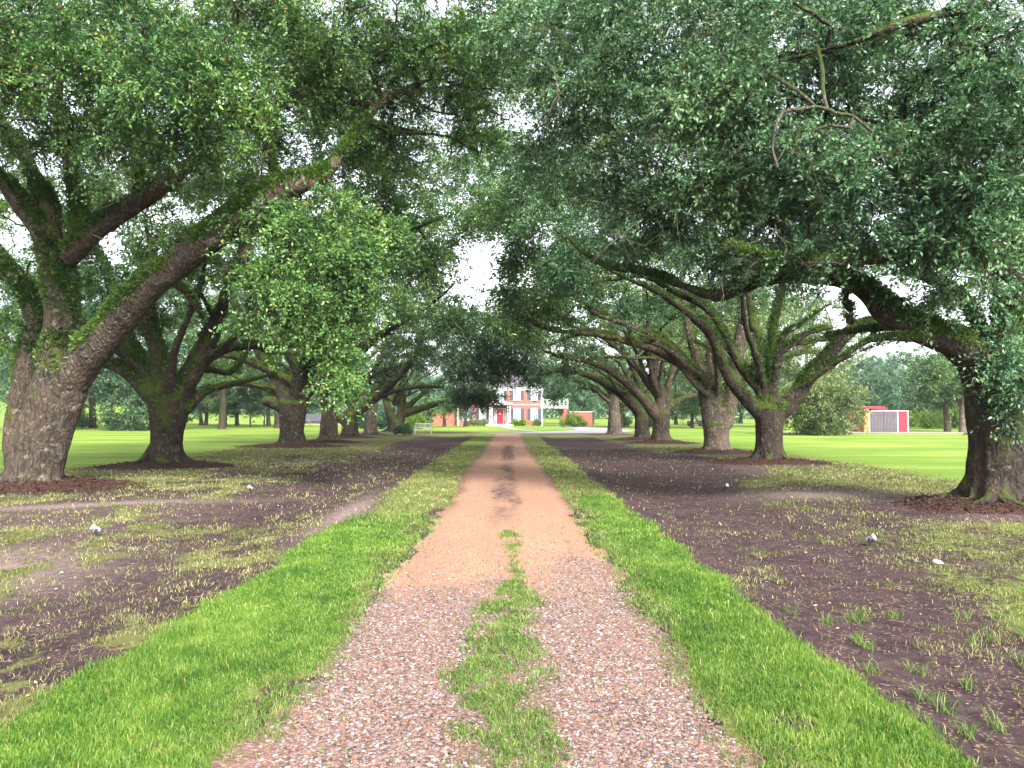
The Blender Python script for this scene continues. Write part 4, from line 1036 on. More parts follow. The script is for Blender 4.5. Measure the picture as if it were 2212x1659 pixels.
def build_park():
    d_, p_, b_ = M['bark_dark'], M['bark_pale'], M['bark']
    S = [
        # px, Y, height, radius, trunk height, n, leaf, material, label, low, stems
        (60, 74, 19, 7, 4, 190, .32, 'leaf_far', 'tall tree filling the gap left of the massive trunk', .1, 1),
        (200, 92, 21, 8, 6, 200, .36, 'leaf_far', 'tall tree whose top shows above the left meadow', 0, 1),
        (330, 80, 18, 7, 5, 190, .34, 'leaf_far', 'tall tree behind the fanning second left oak', 0, 1),
        (480, 84, 19, 7.5, 5, 200, .34, 'leaf_mid', 'tall tree behind the gap between fanning and gnarled oak', 0, 1),
        (600, 90, 19, 7, 5, 180, .34, 'leaf_far', 'tall tree right behind the gnarled left oak', 0, 1),
        (1570, 84, 17, 6.5, 4, 180, .32, 'leaf_olive', 'tall light tree behind the stems of the pale oak', 0, 1),
        (1440, 88, 17, 6.5, 4, 170, .32, 'leaf_mid', 'tall tree behind the forked brown oak', 0, 1),
        (1660, 100, 19, 7, 5, 170, .34, 'leaf_olive', 'tall light tree left of the four stemmed dark oak', 0, 1),
        (236, 98, 9.5, 4.6, 3.2, 120, .30, 'leaf_far', 'round park tree with a pale trunk on the left meadow', 0, 1),
        (300, 78, 7.5, 4.2, 1.2, 150, .26, 'leaf_dark', 'dark low branching tree drooping to the lawn left of the fanning oak', .35, 1),
        (110, 84, 10, 5, 2.5, 120, .28, 'leaf_far', 'bushy tree glimpsed behind the massive left trunk', .2, 1),
        (440, 112, 10, 4.5, 2.2, 100, .34, 'leaf_far', 'left one of the twin stemmed trees across the far lawn', .1, 2),
        (482, 106, 10.5, 4.3, 2.7, 100, .34, 'leaf_mid', 'far lawn tree on the left with a broad whitish flared trunk', .05, 1),
        (512, 110, 9.5, 4.2, 2.2, 100, .34, 'leaf_far', 'slender tree just right of the whitish flared trunk', .1, 1),
        (580, 108, 10.5, 4.6, 2.6, 100, .34, 'leaf_dark', 'dark tree over a pale leaning trunk near the gnarled oak', .1, 1),
        (385, 120, 12, 5.5, 2.0, 100, .36, 'leaf_dark', 'dense dark tree far behind the second left oak', .2, 1),
        (1775, 62, 5.6, 3.4, .8, 260, .20, 'leaf_olive', 'silvery green weeping tree sweeping the right lawn', .35, 1),
        (1745, 92, 17, 6.5, 4, 200, .30, 'leaf_olive', 'tall light green tree behind the four stemmed oak', .1, 1),
        (2046, 73, 8.5, 3.4, 2.6, 110, .24, 'leaf_mid', 'left one of two lawn trees right of the red shed', 0, 1),
        (2078, 71, 8.2, 3.4, 2.6, 110, .24, 'leaf_mid', 'right one of two lawn trees beside the right edge oak', 0, 1),
        (2190, 80, 9.5, 4, 2.4, 90, .26, 'leaf_mid', 'tree behind the trunk at the right edge', 0, 1),
        (1960, 135, 13.5, 7, 2, 170, .42, 'leaf_far', 'large hazy blue green tree behind the red shed', .2, 1),
        (1880, 150, 15, 7, 2, 160, .42, 'leaf_far', 'hazy far tree left of the red shed top', .2, 1),
        (2060, 145, 14, 7, 2, 160, .42, 'leaf_far', 'hazy far tree above the two lawn trees', .2, 1),
        (2150, 140, 15, 7, 2, 140, .42, 'leaf_far', 'hazy far tree near the right edge of the lawn', .2, 1),
        (1998, 100, 5.6, 2.6, .6, 90, .26, 'leaf_dark', 'small dark shrubby tree right behind the red shed', .35, 1),
        (1255, 125, 11.5, 5.5, 2, 150, .36, 'leaf_far', 'blue green tree right of the brick house', .2, 1),
        (1345, 95, 7.5, 2.8, 2.2, 90, .26, 'leaf_olive', 'thin pinkish tree behind the last right oak', 0, 1),
        (1460, 118, 10, 5, 2, 130, .34, 'leaf_olive', 'light green far tree between the right oaks', .1, 1),
        (1600, 130, 13, 6, 2, 130, .38, 'leaf_far', 'far tree behind the pale triple stemmed oak', .1, 1),
        (1495, 92, 4.6, 1.5, 1.5, 40, .22, 'leaf_mid', 'small lawn tree beside the black cart', 0, 1),
        (925, 92, 4.2, 1.5, 1.2, 46, .2, 'leaf_mid', 'young tree planted left of the house front', 0, 1),
        (1005, 100, 4.0, 1.0, 1.2, 30, .2, 'leaf_dark', 'small dark tree before the left house windows', 0, 1),
        (960, 100, 4.6, 1.4, 1.4, 40, .2, 'leaf_mid', 'young tree before the left brick wing', 0, 1),
        (760, 140, 14, 6.5, 2, 120, .42, 'leaf_far', 'far tree behind the dark left oaks', .2, 1),
        (850, 150, 15, 7, 2, 120, .42, 'leaf_far', 'far tree left behind the brick house', .2, 1),
        (1160, 150, 16, 7, 3, 120, .42, 'leaf_far', 'tall far tree rising behind the brick house', .2, 1),
        (660, 135, 12, 6, 2, 110, .42, 'leaf_dark', 'far tree behind the gnarled oak', .2, 1),
    ]
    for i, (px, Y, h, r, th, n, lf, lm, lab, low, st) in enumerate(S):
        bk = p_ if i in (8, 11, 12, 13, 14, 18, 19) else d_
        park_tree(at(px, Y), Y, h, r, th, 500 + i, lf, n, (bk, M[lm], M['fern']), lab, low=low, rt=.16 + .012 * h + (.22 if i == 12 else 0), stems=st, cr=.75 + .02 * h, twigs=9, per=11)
    B = [(1238, 97, 2.0, 1.7, 'leaf_lime', 'bright lime shrub right of the carport'), (1270, 112, 2.9, 1.4, 'leaf_dark', 'dark cone shaped shrub right of the lime shrub'),
         (888, 84, 2.6, 1.8, 'leaf_lime', 'yellow green shrub left of the bench lawn'), (905, 96, 2.4, 1.8, 'leaf_lime', 'lime shrub before the left brick wing'),
         (820, 86, 2.0, 1.9, 'leaf_dark', 'low dark shrub between the left oak trunks'), (785, 88, 2.2, 1.9, 'leaf_dark', 'dark shrub just left of the slim pale oak'),
         (870, 60.5, .8, .8, 'leaf_dark', 'small dark strappy plant beside the slim pale oak'),
         (176, 92, 2.2, 2.2, 'leaf_mid', 'round green bush on the left meadow'), (1112, 106.6, .75, .9, 'leaf_lime', 'low shrub under the right house windows'), (1128, 106.6, .75, .9, 'leaf_lime', 'low shrub at the right of the front steps'),
         (1042, 106.6, .8, .9, 'leaf_olive', 'low yellowish shrub left of the front columns'), (1022, 106.6, .8, .9, 'leaf_olive', 'low shrub under the left house windows'), (1160, 106.6, .8, .6, 'leaf_olive', 'small shrub at the right corner of the house front'),
         (1402, 100, 1.6, 1.4, 'leaf_mid', 'round shrub seen between the two right forked trunks'), (1345, 101, 1.5, 1.3, 'leaf_mid', 'shrub beside the last oak trunk on the right'),
         (2000, 88, 2.6, 2.6, 'leaf_lime', 'yellow green bush right of the red shed'), (2060, 92, 2.6, 2.8, 'leaf_lime', 'yellow green bush behind the two lawn trees'), (2120, 90, 2.6, 2.6, 'leaf_lime', 'yellow green bush beside the right edge trunk')]
    for i, (px, Y, h, r, lm, lab) in enumerate(B):
        g = np.random.default_rng(800 + i); x = at(px, Y); gz = float(height(x, Y))
        n = int(40 + 25 * h)
        q = g.normal(size=(n, 3)); q /= np.linalg.norm(q, axis=1, keepdims=True); q[:, 2] = np.abs(q[:, 2])
        T = np.array([x, Y, gz + .25]) + q * (g.random((n, 1)) ** .4) * np.array([r * (1 - (.45 if i == 1 else 0)), r * .8, h * .85])
        lb = [[[x + .1 * k, Y, gz - .05, .06], [x + .2 * math.cos(k), Y + .2 * math.sin(k), gz + .3 * h, .04], [x + .45 * r * math.cos(k * 2.1), Y + .45 * r * math.sin(k * 2.1), gz + .62 * h, .02]] for k in range(3)]
        root = empty('shrub', (x, Y, gz), lab, 'shrub', 'shrubs about the house and lawn')
        lbs = [spline(l, .3) for l in lb]; nodes = np.vstack(lbs)
        path, rad = grow(nodes, T, g, 5, .008)
        v, f, tw = crown_leaves(path, .35 * min(1, h * .6) * (.8 + .4 * g.random(n)), g, 9, 11, .11 + .02 * h)
        inv = np.array([x, Y, gz])
        V, Q = [], []; off = 0
        for s in lbs:
            a, b = tubes(s[None, :, :3], s[None, :, 3], 6); V.append(a); Q.append(b + off); off += len(a)
        a, b = tubes(path, rad, 4); V.append(a); Q.append(b + off)
        mesh_np('stem', np.vstack(V) - inv, np.vstack(Q), M['bark'], root, smooth=True)
        mesh_np('foliage', v - inv, f, M[lm], root)
    # far-off wood closing the horizon
    g = np.random.default_rng(55)
    n = 95000
    a = (g.random(n) - .5) * 2.5; Rr = 235 + 60 * g.random(n)
    x = Rr * np.sin(a); y = Rr * np.cos(a) * 1.0
    top = 10.5 + 7 * fbm(a * 26, a * 0 + 1, 61) + 3 * fbm(a * 90, a * 0, 63)
    z = height(x, y) + top * g.random(n) ** .75
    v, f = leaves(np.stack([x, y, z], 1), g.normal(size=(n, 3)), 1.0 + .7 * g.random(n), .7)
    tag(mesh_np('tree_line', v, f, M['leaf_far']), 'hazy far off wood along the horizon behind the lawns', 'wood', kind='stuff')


# ------------------------------------------------------------------ house
def brickmat():
    m, nt, out = newmat('brick'); t = NT(nt)
    g = t.n('TexCoord'); b = t.n('TexBrick'); b.inputs['Scale'].default_value = 1.0
    mp = t.n('Mapping'); mp.inputs['Rotation'].default_value = (R(90), 0, 0); t.link(g.outputs['Object'], mp.inputs['Vector'])
    t.link(mp.outputs[0], b.inputs['Vector'])
    b.inputs['Brick Width'].default_value = .22; b.inputs['Row Height'].default_value = .075; b.inputs['Mortar Size'].default_value = .007
    b.inputs['Color1'].default_value = (.24, .055, .040, 1); b.inputs['Color2'].default_value = (.31, .085, .060, 1); b.inputs['Mortar'].default_value = (.27, .19, .165, 1)
    n = t.noise(g.outputs['Object'], .8, 4)
    c = t.mix(t.ramp(n, [(.4, 0.0), (.65, .4)]), b.outputs['Color'], (.32, .115, .065))
    t.link(t.bsdf(c, .85, t.bump(b.outputs['Fac'], .4, .01), .2), out.inputs['Surface']); return m


def build_house():
    brick = brickmat()
    white = simple('white_paint', (.44, .435, .43), .5, .05); grey = simple('roof_shingle', (.085, .08, .095), .9, .25, 5, .3)
    shut = simple('shutter_paint', (.055, .06, .085), .5, .1); red = simple('red_paint', (.42, .014, .03), .4, .08)
    stone = simple('step_stone', (.5, .47, .44), .8, .1)
    m, nt, out = newmat('glass'); t = NT(nt)
    t.link(t.bsdf(t.ramp(t.noise(t.pos(), 1.2, 2), [(.4, (.10, .14, .17)), (.6, (.30, .36, .38))]), .08, None, .8), out.inputs['Surface']); glass = m
    y0 = 108.0
    H_ = empty('brick_house', (-1.35, y0, 0), 'two storey red brick house with white columns at the end of the drive', 'house')
    # main block: wall with a front face, sides and back (origin at door, y=0 the front)
    w = MB(); w.box(-6.2, 6.2, 0, 9, -.1, 5.5); w.build('wall', brick, H_)
    c = MB(); c.box(-6.45, 6.45, -.28, 9.3, 5.5, 5.72); c.box(-6.3, 6.3, -.12, 9.15, 5.16, 5.498)
    for k in range(30): c.box(-6.2 + k * .42, -6.08 + k * .42, -.22, -.122, 5.36, 5.497)
    c.build('cornice', white, H_)
    rf = MB(); rf.add([(-6.7, -.5, 5.72), (6.7, -.5, 5.72), (6.7, 9.5, 5.72), (-6.7, 9.5, 5.72), (-3.4, 4.5, 8.9), (3.4, 4.5, 8.9)], [(0, 1, 5, 4), (1, 2, 5), (2, 3, 4, 5), (3, 0, 4), (3, 2, 1, 0)])
    roof = rf.build('roof', grey, H_)
    for s in ():
        ch = MB(); ch.box(s * 5.2 - .45, s * 5.2 + .45, 4.0, 4.8, 6.4, 10.0); ch.box(s * 5.2 - .52, s * 5.2 + .52, 3.93, 4.87, 9.7, 9.9); ch.build('chimney', brick, roof)
    for s in (-1, 1):
        q = MB(); q.box(s * 6.1 - .14, s * 6.1 + .14, -.035, 0.0, 0, 5.16); q.build('corner_board', white, H_)
    bb = MB(); bb.box(-5.9, 5.9, -.05, -.003, 3.02, 3.14); bb.build('brick_band', white, H_)

    def window(cx, z0, wd, hh, parent=H_, shutters=True):
        f = MB(); t_ = .07
        f.box(cx - wd / 2 - t_, cx + wd / 2 + t_, -.09, -.004, z0 + hh, z0 + hh + .12); f.box(cx - wd / 2 - t_, cx - wd / 2, -.08, -.004, z0, z0 + hh)
        f.box(cx + wd / 2, cx + wd / 2 + t_, -.08, -.004, z0, z0 + hh); f.box(cx - wd / 2, cx + wd / 2, -.075, -.02, z0 + hh / 2 - .03, z0 + hh / 2 + .03)
        for k in (1, 2): f.box(cx - wd / 2 + wd * k / 3 - .014, cx - wd / 2 + wd * k / 3 + .014, -.06, -.02, z0 + .03, z0 + hh / 2 - .03); f.box(cx - wd / 2 + wd * k / 3 - .014, cx - wd / 2 + wd * k / 3 + .014, -.06, -.02, z0 + hh / 2 + .03, z0 + hh)
        wn = f.build('window', white, parent)
        g_ = MB(); g_.box(cx - wd / 2, cx + wd / 2, -.035, -.006, z0, z0 + hh); g_.build('pane', glass, wn)
        s_ = MB(); s_.box(cx - wd / 2 - .14, cx + wd / 2 + .14, -.16, -.005, z0 - .1, z0); s_.build('sill', white, wn)
        if shutters:
            for s in (-1, 1):
                xx = cx + s * (wd / 2 + .10 + .24); sh = MB(); sh.box(xx - .23, xx + .23, -.045, -.003, z0, z0 + hh + .05)
                for k in range(14): sh.box(xx - .19, xx + .19, -.062, -.046, z0 + .07 + k * hh / 14.5, z0 + .13 + k * hh / 14.5)
                sh.build('shutter', shut, parent)
    for cx in (-4.95, -2.5, 2.5, 5.0): window(cx, .85, .88, 1.62)
    for cx in (-4.95, -2.5, 0, 2.5, 5.0): window(cx, 3.75, .86, 1.4)
    # door with side lights and pediment
    dr_ = MB(); dr_.box(-.46, .46, -.06, -.004, .25, 2.35)
    for a, b in ((.4, .95), (1.1, 1.6), (1.75, 2.2)):
        for s in (-1, 1): dr_.box(min(s * .08, s * .36), max(s * .08, s * .36), -.08, -.061, a, b)
    door = dr_.build('door', red, H_)
    k_ = MB(); k_.lathe((.36, -.10, 1.28), [(.02, 0), (.035, .03), (.03, .05)], 10, 'y'); k_.build('handle', simple('brass', (.5, .36, .12), .3), door)
    wr = MB(); wr.lathe((0, -.12, 1.75), [(.10, 0), (.16, .02), (.10, .04)], 14, 'y'); wr.build('wreath', white, door)
    fr = MB()
    for s in (-1, 1): fr.box(min(s * .47, s * .56), max(s * .47, s * .56), -.1, -.003, .25, 2.45); fr.box(min(s * .78, s * .86), max(s * .78, s * .86), -.1, -.003, .25, 2.45)
    fr.box(-.9, .9, -.11, -.003, 2.451, 2.57); fr.build('door_frame', white, H_)
    for s in (-1, 1):
        g_ = MB(); g_.box(min(s * .565, s * .775), max(s * .565, s * .775), -.04, -.005, .75, 2.44); g_.build('side_light', glass, H_)
    st = MB(); st.box(-2.0, 2.0, -1.9, -.002, -.05, .22); st.box(-1.6, 1.6, -2.3, -1.9, -.05, .10); st.build('step', stone, H_)
    for x in (-1.45, -1.12, 1.12, 1.45):
        cl = MB(); cl.box(x - .15, x + .15, -1.75, -1.45, .22, .32); cl.lathe((x, -1.6, 0), [(.125, .32), (.12, 1.6), (.10, 2.95), (.14, 3.02)], 16); cl.build('column', white, H_, smooth=False)
    pd = MB(); pd.box(-1.8, 1.8, -1.95, -.3, 3.02, 3.28); pd.prism([(-1.9, 3.28), (1.9, 3.28), (0, 3.75)], -2.0, -.05); pd.build('portico_roof', white, H_)
    # left wing, right carport with railed deck, garden wall
    lw = MB(); lw.box(-10.0, -6.2, 1.2, 8, -.1, 2.75); lw.build('wing_wall', brick, H_)
    lr = MB(); lr.prism([(-10.3, 2.75), (-6.2, 2.75), (-6.2, 3.7), (-9.2, 3.7)], .9, 8.3); lr.build('wing_roof', grey, H_)
    cp = MB(); cp.box(6.2, 10.0, .6, 6.5, 2.55, 2.8); cp.build('carport_roof', white, H_)
    for yy in (.85, 6.2):
        pp = MB(); pp.box(9.35, 9.85, yy - .25, yy + .25, -.1, 2.55); pp.build('carport_post', brick, H_)
    rl = MB(); rl.box(6.3, 9.95, .62, .70, 3.75, 3.85); rl.box(6.3, 9.95, .62, .70, 2.82, 2.9)
    for k in range(7): rl.box(6.3 + .6 * k, 6.4 + .6 * k, .6, .72, 2.8, 4.0)
    for k in range(12):
        x = 6.35 + .3 * k
        rl.add([(x, .64, 2.9), (x + .05, .64, 2.9), (x + .35, .64, 3.75), (x + .30, .64, 3.75)], [(0, 1, 2, 3)]); rl.add([(x + .30, .66, 2.9), (x + .35, .66, 2.9), (x + .05, .66, 3.75), (x, .66, 3.75)], [(0, 1, 2, 3)])
    rl.build('railing', white, H_)
    gw = empty('garden_wall', (8.9, y0 + 1.5, 0), 'low brick garden wall running right from the carport', 'wall')
    g2 = MB(); g2.box(0, 3.4, 0, .3, -.1, 2.0); g2.build('masonry', brick, gw)
    g3 = MB(); g3.box(-.04, 3.44, -.05, .35, 2.0, 2.1); g3.build('coping', stone, gw)
    return white, red, grey, brick, stone


def pave(name, pts, widths, mat, lift=.02, label=None):
    p = np.asarray(pts, float); s = spline(np.column_stack([p, np.zeros(len(p)), widths]), 1.2)
    c, w = s[:, :2], s[:, 3]; t = np.gradient(c, axis=0); t /= np.linalg.norm(t, axis=1, keepdims=True); nrm = np.stack([-t[:, 1], t[:, 0]], 1)
    u = np.linspace(-1, 1, 7)
    X = c[:, None, 0] + nrm[:, None, 0] * u[None] * w[:, None]; Y = c[:, None, 1] + nrm[:, None, 1] * u[None] * w[:, None]
    n = 7; i = np.arange(len(c) - 1)[:, None] * n + np.arange(n - 1)[None]
    f = np.stack([i, i + n, i + n + 1, i + 1], -1).reshape(-1, 4)
    o = mesh_np(name, np.stack([X.ravel(), Y.ravel(), height(X, Y).ravel() + lift], 1), f, mat, smooth=True)
    return tag(o, kind='structure')


def build_misc():
    white, red, grey, brick, stone = build_house()
    wht = white
    conc = simple('pale_concrete', (.24, .22, .24), .9, .14, .8, .1, .2)
    pave('paved_drive', [(-2.2, 66), (1, 67.5), (6, 70.5), (9.6, 77), (9.6, 90), (7, 106)], [.9, 1.8, 3.4, 3.2, 2.0, 1.8], conc)
    pave('front_path', [(3, 72), (0.6, 84), (-1.35, 105.5)], [.5, .5, .6], conc, .026)
    pave('farm_track', [(25, 70.5), (30, 70), (40, 69), (60, 70), (90, 74)], [.6, 1.8, 2.2, 2.2, 2.2], simple('track_dust', (.26, .22, .215), .95, .15, .6), .022)
    # shed
    y0 = 72.0; x0 = at(1866, y0)
    orange = simple('rust_boards', (.50, .17, .07), .8, .25, 3)
    m, nt, out = newmat('grey_planks'); t = NT(nt)
    tc = t.n('TexCoord').outputs['Object']; wv = t.n('TexWave', wave_type='BANDS', bands_direction='X'); wv.inputs['Scale'].default_value = 2.2; wv.inputs['Distortion'].default_value = .6; t.link(tc, wv.inputs['Vector'])
    n = t.noise(t.mapping(tc, (6, 6, .5)), 3, 5, .7)
    c = t.mix(n, (.035, .03, .038), (.16, .145, .16)); c = t.mix(t.ramp(wv.outputs['Fac'], [(.05, .95), (.3, 0.0)]), c, (.015, .012, .016))
    t.link(t.bsdf(c, .9), out.inputs['Surface']); planks = m
    white = simple('old_white', (.36, .35, .345), .6, .15)
    sh = empty('shed', (x0, y0, 0), 'small red shed with weathered grey plank doors on the right lawn', 'shed')
    b = MB(); b.box(.45, 4.3, .05, 3.6, -.05, 2.0); b.build('wall', red, sh)
    b = MB(); b.box(0, .45, -.05, 3.6, -.05, 2.3); b.build('side_wall', orange, sh)
    b = MB(); b.prism([(.0, 2.302), (2.1, 2.1), (2.1, 2.45), (1.3, 2.5), (.1, 2.42)], -.06, 3.7); rf = b.build('roof', red, sh)
    b = MB(); b.box(.47, 4.38, -.04, 3.7, 2.002, 2.09); b.box(4.2, 4.34, -.05, .04, -.05, 2.0); b.box(.47, .57, -.045, .04, 0, 2.0); b.box(3.22, 3.34, -.045, .04, 0, 2.0); b.build('trim', white, sh)
    for k in range(2):
        a = .58 + k * 1.32; b = MB(); b.box(a, a + 1.3, -.06, .04, .03, 1.93)
        dd = b.build('plank_door', planks, sh)
        q = MB(); q.box(a + .03, a + 1.27, -.085, -.062, .25, .37); q.box(a + .03, a + 1.27, -.085, -.062, 1.6, 1.72)
        q.add([(a + .05, -.088, .38), (a + .18, -.088, .38), (a + 1.25, -.088, 1.59), (a + 1.12, -.088, 1.59), (a + .05, -.063, .38), (a + .18, -.063, .38), (a + 1.25, -.063, 1.59), (a + 1.12, -.063, 1.59)], [(0, 1, 2, 3), (0, 4, 5, 1), (2, 6, 7, 3), (1, 5, 6, 2), (3, 7, 4, 0)])
        q.build('brace', planks, dd)
    b = MB(); b.box(3.36, 4.18, -.03, .045, .02, 1.95); b.build('red_panel', red, sh)
    # low rail fence left of the shed
    fe = empty('rail_fence', (x0 - 5.2, y0 + .3, 0), 'low pale rail fence running left from the red shed', 'fence')
    for k in range(5): b = MB(); b.box(k * 1.2, k * 1.2 + .1, -.05, .05, -.05, .95); b.build('post', planks, fe)
    b = MB()
    for z in (.3, .6, .85): b.box(0.0, 4.9, -.075, -.051, z, z + .1)
    b.build('rail', planks, fe)
    # white bench
    bx = at(914, 66); by = 66.0; bz = float(height(bx, by))
    be = empty('garden_bench', (bx, by, bz), 'white slatted garden bench on the lawn end, left of the drive', 'bench', rz=R(8))
    wd = 1.5
    b = MB()
    for k in range(4): b.box(-wd / 2, wd / 2, -.22 + k * .12, -.12 + k * .12, .42, .45)
    b.build('seat', white, be)
    b = MB(); b.box(-wd / 2, wd / 2, .26, .30, .86, .94); b.box(-wd / 2, wd / 2, .26, .30, .52, .58)
    for k in range(13): b.box(-wd / 2 + .06 + k * .112, -wd / 2 + .10 + k * .112, .265, .295, .58, .86)
    b.build('backrest', white, be)
    for s in (-1, 1):
        for yy, hh in ((-.2, .64), (.28, .9)):
            b = MB(); b.box(s * .7 - .03, s * .7 + .03, yy - .03, yy + .03, -.03, hh if yy > 0 else .62); b.build('leg', white, be)
        b = MB(); b.box(s * .7 - .04, s * .7 + .04, -.26, .25, .62, .66); b.build('armrest', white, be)
    # landscape spot lights
    black = simple('black_plastic', (.025, .025, .03), .4, .1); pw = simple('lamp_white', (.27, .27, .285), .35, .05)
    m, nt, out = newmat('lens'); t = NT(nt); t.link(t.bsdf((.5, .55, .6), .1, None, .8), out.inputs['Surface']); lens = m
    for px, py, rz, sc_, lab in ((215, 1152, 125, 1.15, 'white ground spotlight on the soil below the massive left oak'), (1876, 1168, 220, 1.1, 'white ground spotlight with black bracket on the right, before the edge oak'),
                                 (544, 1058, 110, 1.0, 'small white ground spotlight in the grass before the fanning oak'), (1567, 1054, 200, 1.0, 'small white ground spotlight on dark soil before the four stemmed oak')):
        Y = 1600 * EYE / (py - HZ); x = (px - VX) * EYE / (py - HZ); z = float(height(x, Y))
        r_ = empty('ground_spotlight', (x, Y, z), lab, 'spotlight', 'ground spotlights aimed at the oaks', rz=R(rz)); r_.scale = (sc_ * .68,) * 3
        b = MB(); b.lathe((0, 0, -.05), [(.012, 0), (.015, .1), (.015, .14)], 8); b.lathe((0, 0, .06), [(.045, 0), (.045, .02)], 14); b.build('stake', black, r_)
        b = MB(); b.box(-.075, -.065, -.02, .02, .07, .16); b.box(.065, .075, -.02, .02, .07, .16); b.box(-.075, .075, -.02, .02, .075, .085); b.build('bracket', black, r_)
        b = MB(); b.lathe((0, 0, 0), [(.020, -.09), (.040, -.08), (.046, -.02), (.048, .05), (.060, .055), (.062, .085), (.052, .075)], 16)
        hd = b.build('lamp_head', pw, r_, smooth=False); hd.location = (0, 0, .15); hd.rotation_euler = (R(-60), 0, 0)
        b = MB(); b.lathe((0, 0, 0), [(.05, .0745), (.045, .078)], 16); ln = b.build('lens', lens, hd)
        b = MB(); b.add([(-.02, -.10, .03), (.02, -.10, .03), (.02, -.22, .005), (-.02, -.22, .005), (-.02, -.10, .04), (.02, -.10, .04), (.02, -.22, .02), (-.02, -.22, .02)], [(0, 1, 2, 3), (4, 7, 6, 5), (0, 4, 5, 1), (1, 5, 6, 2), (2, 6, 7, 3), (3, 7, 4, 0)]); b.build('wire_box', black, r_)
    # small pale stone on the right grass
    X_, Y_ = (2019 - VX) * EYE / (1206 - HZ), 1600 * EYE / (1206 - HZ)
    b = MB(); b.lathe((0, 0, 0), [(.03, -.01), (.065, .01), (.06, .03), (.03, .045)], 10)
    o = b.build('field_stone', simple('chalk', (.7, .68, .64), .8, .1, 20), smooth=True); o.location = (X_, Y_, float(height(X_, Y_))); o.rotation_euler = (.1, .2, .5)
    tag(o, 'pale flat stone lying in the grass at the right', 'stone')
    # black utility cart
    cx, cy = at(1503, 104), 104.0; cz = float(height(cx, cy))
    ct = empty('utility_cart', (cx, cy, cz), 'small black utility cart parked on the far right lawn', 'cart')
    b = MB(); b.box(-1.1, 1.1, -.5, .5, .32, .55); b.prism([(-1.15, .55), (-.35, .55), (-.45, .8), (-1.1, .75)], -.5, .5); b.build('body', black, ct, .03)
    b = MB(); b.box(.2, 1.12, -.55, .55, .56, .88); b.build('cargo_bed', black, ct, .02)
    b = MB(); b.box(-.35, .15, -.45, .45, .56, .68); b.box(.05, .17, -.45, .45, .68, 1.05); b.build('seat', simple('seat_vinyl', (.05, .05, .055), .5), ct, .02)
    for sx in (-.8, .75):
        for sy in (-.52, .52):
            b = MB(); b.lathe((sx, sy - .09, .29), [(.2, 0), (.29, .03), (.29, .15), (.2, .18)], 18, 'y'); wh = b.build('wheel', simple('tyre', (.02, .02, .02), .8), ct)
            b = MB(); b.lathe((sx, sy - .095, .29), [(.15, 0), (.15, .19)], 14, 'y'); b.build('rim', grey, wh)
    # red mower, half hidden by the weeping tree
    mx, my = at(1742, 66), 66.0
    mo = empty('lawn_mower', (mx, my, float(height(mx, my))), 'small red mower at the foot of the weeping tree', 'mower')
    b = MB(); b.box(-.35, .35, -.25, .25, .12, .3); b.lathe((0, 0, .3), [(.2, 0), (.2, .12), (.12, .18)], 14); b.build('deck', red, mo, .03)
    for sx in (-.3, .3):
        for sy in (-.3, .3): b = MB(); b.lathe((sx, sy - .03, .11), [(.08, 0), (.11, .01), (.11, .05), (.08, .06)], 12, 'y'); b.build('wheel', black, mo)
    b = MB(); b.add([(.3, -.2, .25), (.34, -.2, .25), (.95, -.2, .95), (.91, -.2, .95), (.3, -.17, .25), (.34, -.17, .25), (.95, -.17, .95), (.91, -.17, .95)], [(0, 1, 2, 3), (7, 6, 5, 4), (0, 4, 5, 1), (1, 5, 6, 2), (2, 6, 7, 3), (3, 7, 4, 0)])
    b.box(.9, .95, -.199, .2, .92, .95); b.build('handle', black, mo)
    # long low building far behind the left oaks
    fx = at(735, 118)
    ba = empty('long_barn', (fx, 118, 0), 'long low slate roofed barn seen between the left oaks', 'barn')
    b = MB(); b.box(-9.5, 4, 0, 6, -.1, .55); b.build('wall', simple('barn_boards', (.33, .27, .22), .9), ba)
    b = MB(); b.add([(-10, -.5, .55), (4.5, -.5, .55), (4.5, 6.5, .55), (-10, 6.5, .55), (-10, 3, 1.7), (4.5, 3, 1.7)], [(0, 1, 5, 4), (2, 3, 4, 5), (1, 2, 5), (3, 0, 4), (3, 2, 1, 0)]); b.build('roof', simple('slate', (.060, .055, .080), .8, .15, 2), ba)
    # garden arch by the far trees
    ax_ = at(556, 100)
    ar = empty('garden_arch', (ax_, 100, float(height(ax_, 100))), 'round wooden garden arch among the far left trees', 'arch')
    n = 20; a = np.linspace(-.35, math.pi + .35, n)
    pth = np.stack([1.0 * np.cos(a), a * 0, 1.15 + 1.0 * np.sin(a)], 1)[None]
    v, f = tubes(pth, np.full((1, n), .1), 8); mesh_np('hoop', v, f, M['bark_pale'], ar, smooth=True)
    for s in (-1, 1): b = MB(); b.box(s * .93 - .09, s * .93 + .09, -.09, .09, -.1, .82); b.build('post', M['bark_pale'], ar)


# ------------------------------------------------------------------ light, sky, air, camera
SUN_EL, SUN_AZ = 37.0, 158.0     # azimuth from +Y (down the drive) clockwise: behind the camera, to the right


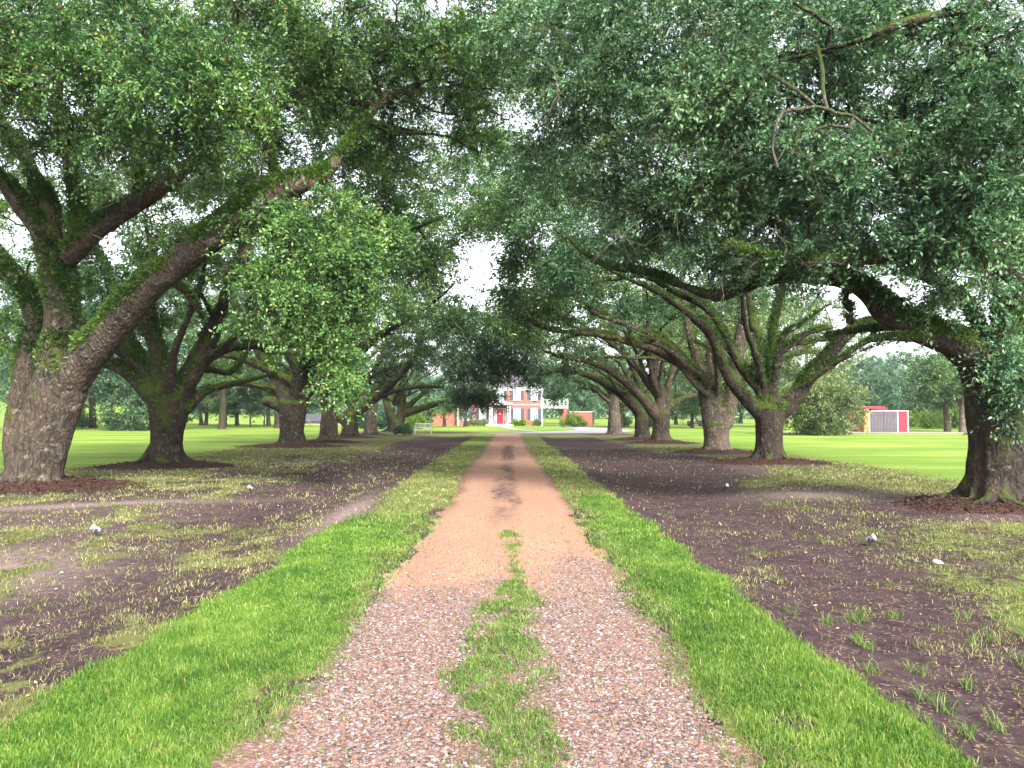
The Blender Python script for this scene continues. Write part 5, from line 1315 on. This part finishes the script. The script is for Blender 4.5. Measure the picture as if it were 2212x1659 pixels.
def build_light(sky=.135, sun=3.2, exposure=1.7):
    w = bpy.data.worlds.new('World'); sc.world = w; w.use_nodes = True
    nt = w.node_tree; nt.nodes.clear(); t = NT(nt)
    out = nt.nodes.new('ShaderNodeOutputWorld'); bg = nt.nodes.new('ShaderNodeBackground')
    s = t.n('TexSky', sky_type='NISHITA'); s.sun_disc = False; s.sun_elevation = R(SUN_EL); s.sun_rotation = R(SUN_AZ)
    s.air_density = 1.0; s.dust_density = 3.0; s.ozone_density = 1.0
    # thin white overcast over the blue
    tc = t.n('TexCoord').outputs['Generated']
    n = t.noise(t.mapping(tc, (1, 1, 2.5)), 2.2, 6, .6)
    hsv = t.n('HueSaturation'); hsv.inputs['Saturation'].default_value = .22; hsv.inputs['Value'].default_value = 1.7; t.link(s.outputs[0], hsv.inputs['Color'])
    c = t.mix(t.ramp(n, [(.25, .72), (.6, 1.0)]), s.outputs[0], t.mix(1.0, t.mix(1.0, hsv.outputs[0], (1.0, .985, 1.03), 'MULTIPLY'), t.ramp(t.noise(t.mapping(tc, (1, 1, 3)), 3.5, 7, .62, .4), [(.35, .50), (.65, 1.15)]), 'MULTIPLY'))
    t.link(c, bg.inputs['Color']); bg.inputs['Strength'].default_value = sky
    t.link(bg.outputs[0], out.inputs['Surface'])
    l = bpy.data.lights.new('sun', 'SUN'); l.energy = sun; l.angle = R(12); l.color = (1, .95, .86)
    o = bpy.data.objects.new('sun', l); COL.objects.link(o)
    az, el = R(SUN_AZ), R(SUN_EL)
    d = Vector((math.sin(az) * math.cos(el), math.cos(az) * math.cos(el), math.sin(el)))
    o.rotation_euler = d.to_track_quat('Z', 'Y').to_euler()
    sc.view_settings.view_transform = 'Standard'; sc.view_settings.look = 'None'; sc.view_settings.exposure = exposure; sc.view_settings.gamma = 1
    sc.view_settings.use_curve_mapping = False


def build_haze(dens=.00025):
    b = MB(); b.box(-420, 420, -60, 420, -1.5, 30)
    m, nt, out = newmat('haze'); v = nt.nodes.new('ShaderNodeVolumePrincipled')
    v.inputs['Color'].default_value = (.86, .93, .97, 1); v.inputs['Density'].default_value = dens; v.inputs['Anisotropy'].default_value = .2
    nt.links.new(v.outputs[0], out.inputs['Volume'])
    tag(b.build('haze', m), 'thin pale morning haze over the park', 'haze', kind='stuff')


def build_camera():
    c = bpy.data.cameras.new('camera'); c.sensor_width = 36; c.lens = F / 2212 * 36; c.clip_end = 5000; c.clip_start = .05
    o = bpy.data.objects.new('camera', c); COL.objects.link(o)
    o.location = (0, 0, EYE); o.rotation_euler = (R(90) + PITCH, 0, -YAW)
    sc.camera = o


materials()
build_ground(); build_drive(); build_stones(); build_grass(); litter(); sticks()
build_oaks(); build_park(); build_misc()
build_light(); build_haze(); build_camera()
sc.render.engine = 'CYCLES'
cy = sc.cycles
cy.max_bounces = 7; cy.diffuse_bounces = 4; cy.glossy_bounces = 2; cy.transmission_bounces = 4; cy.transparent_max_bounces = 4; cy.volume_bounces = 0
cy.use_denoising = True
cy.sample_clamp_indirect = 6
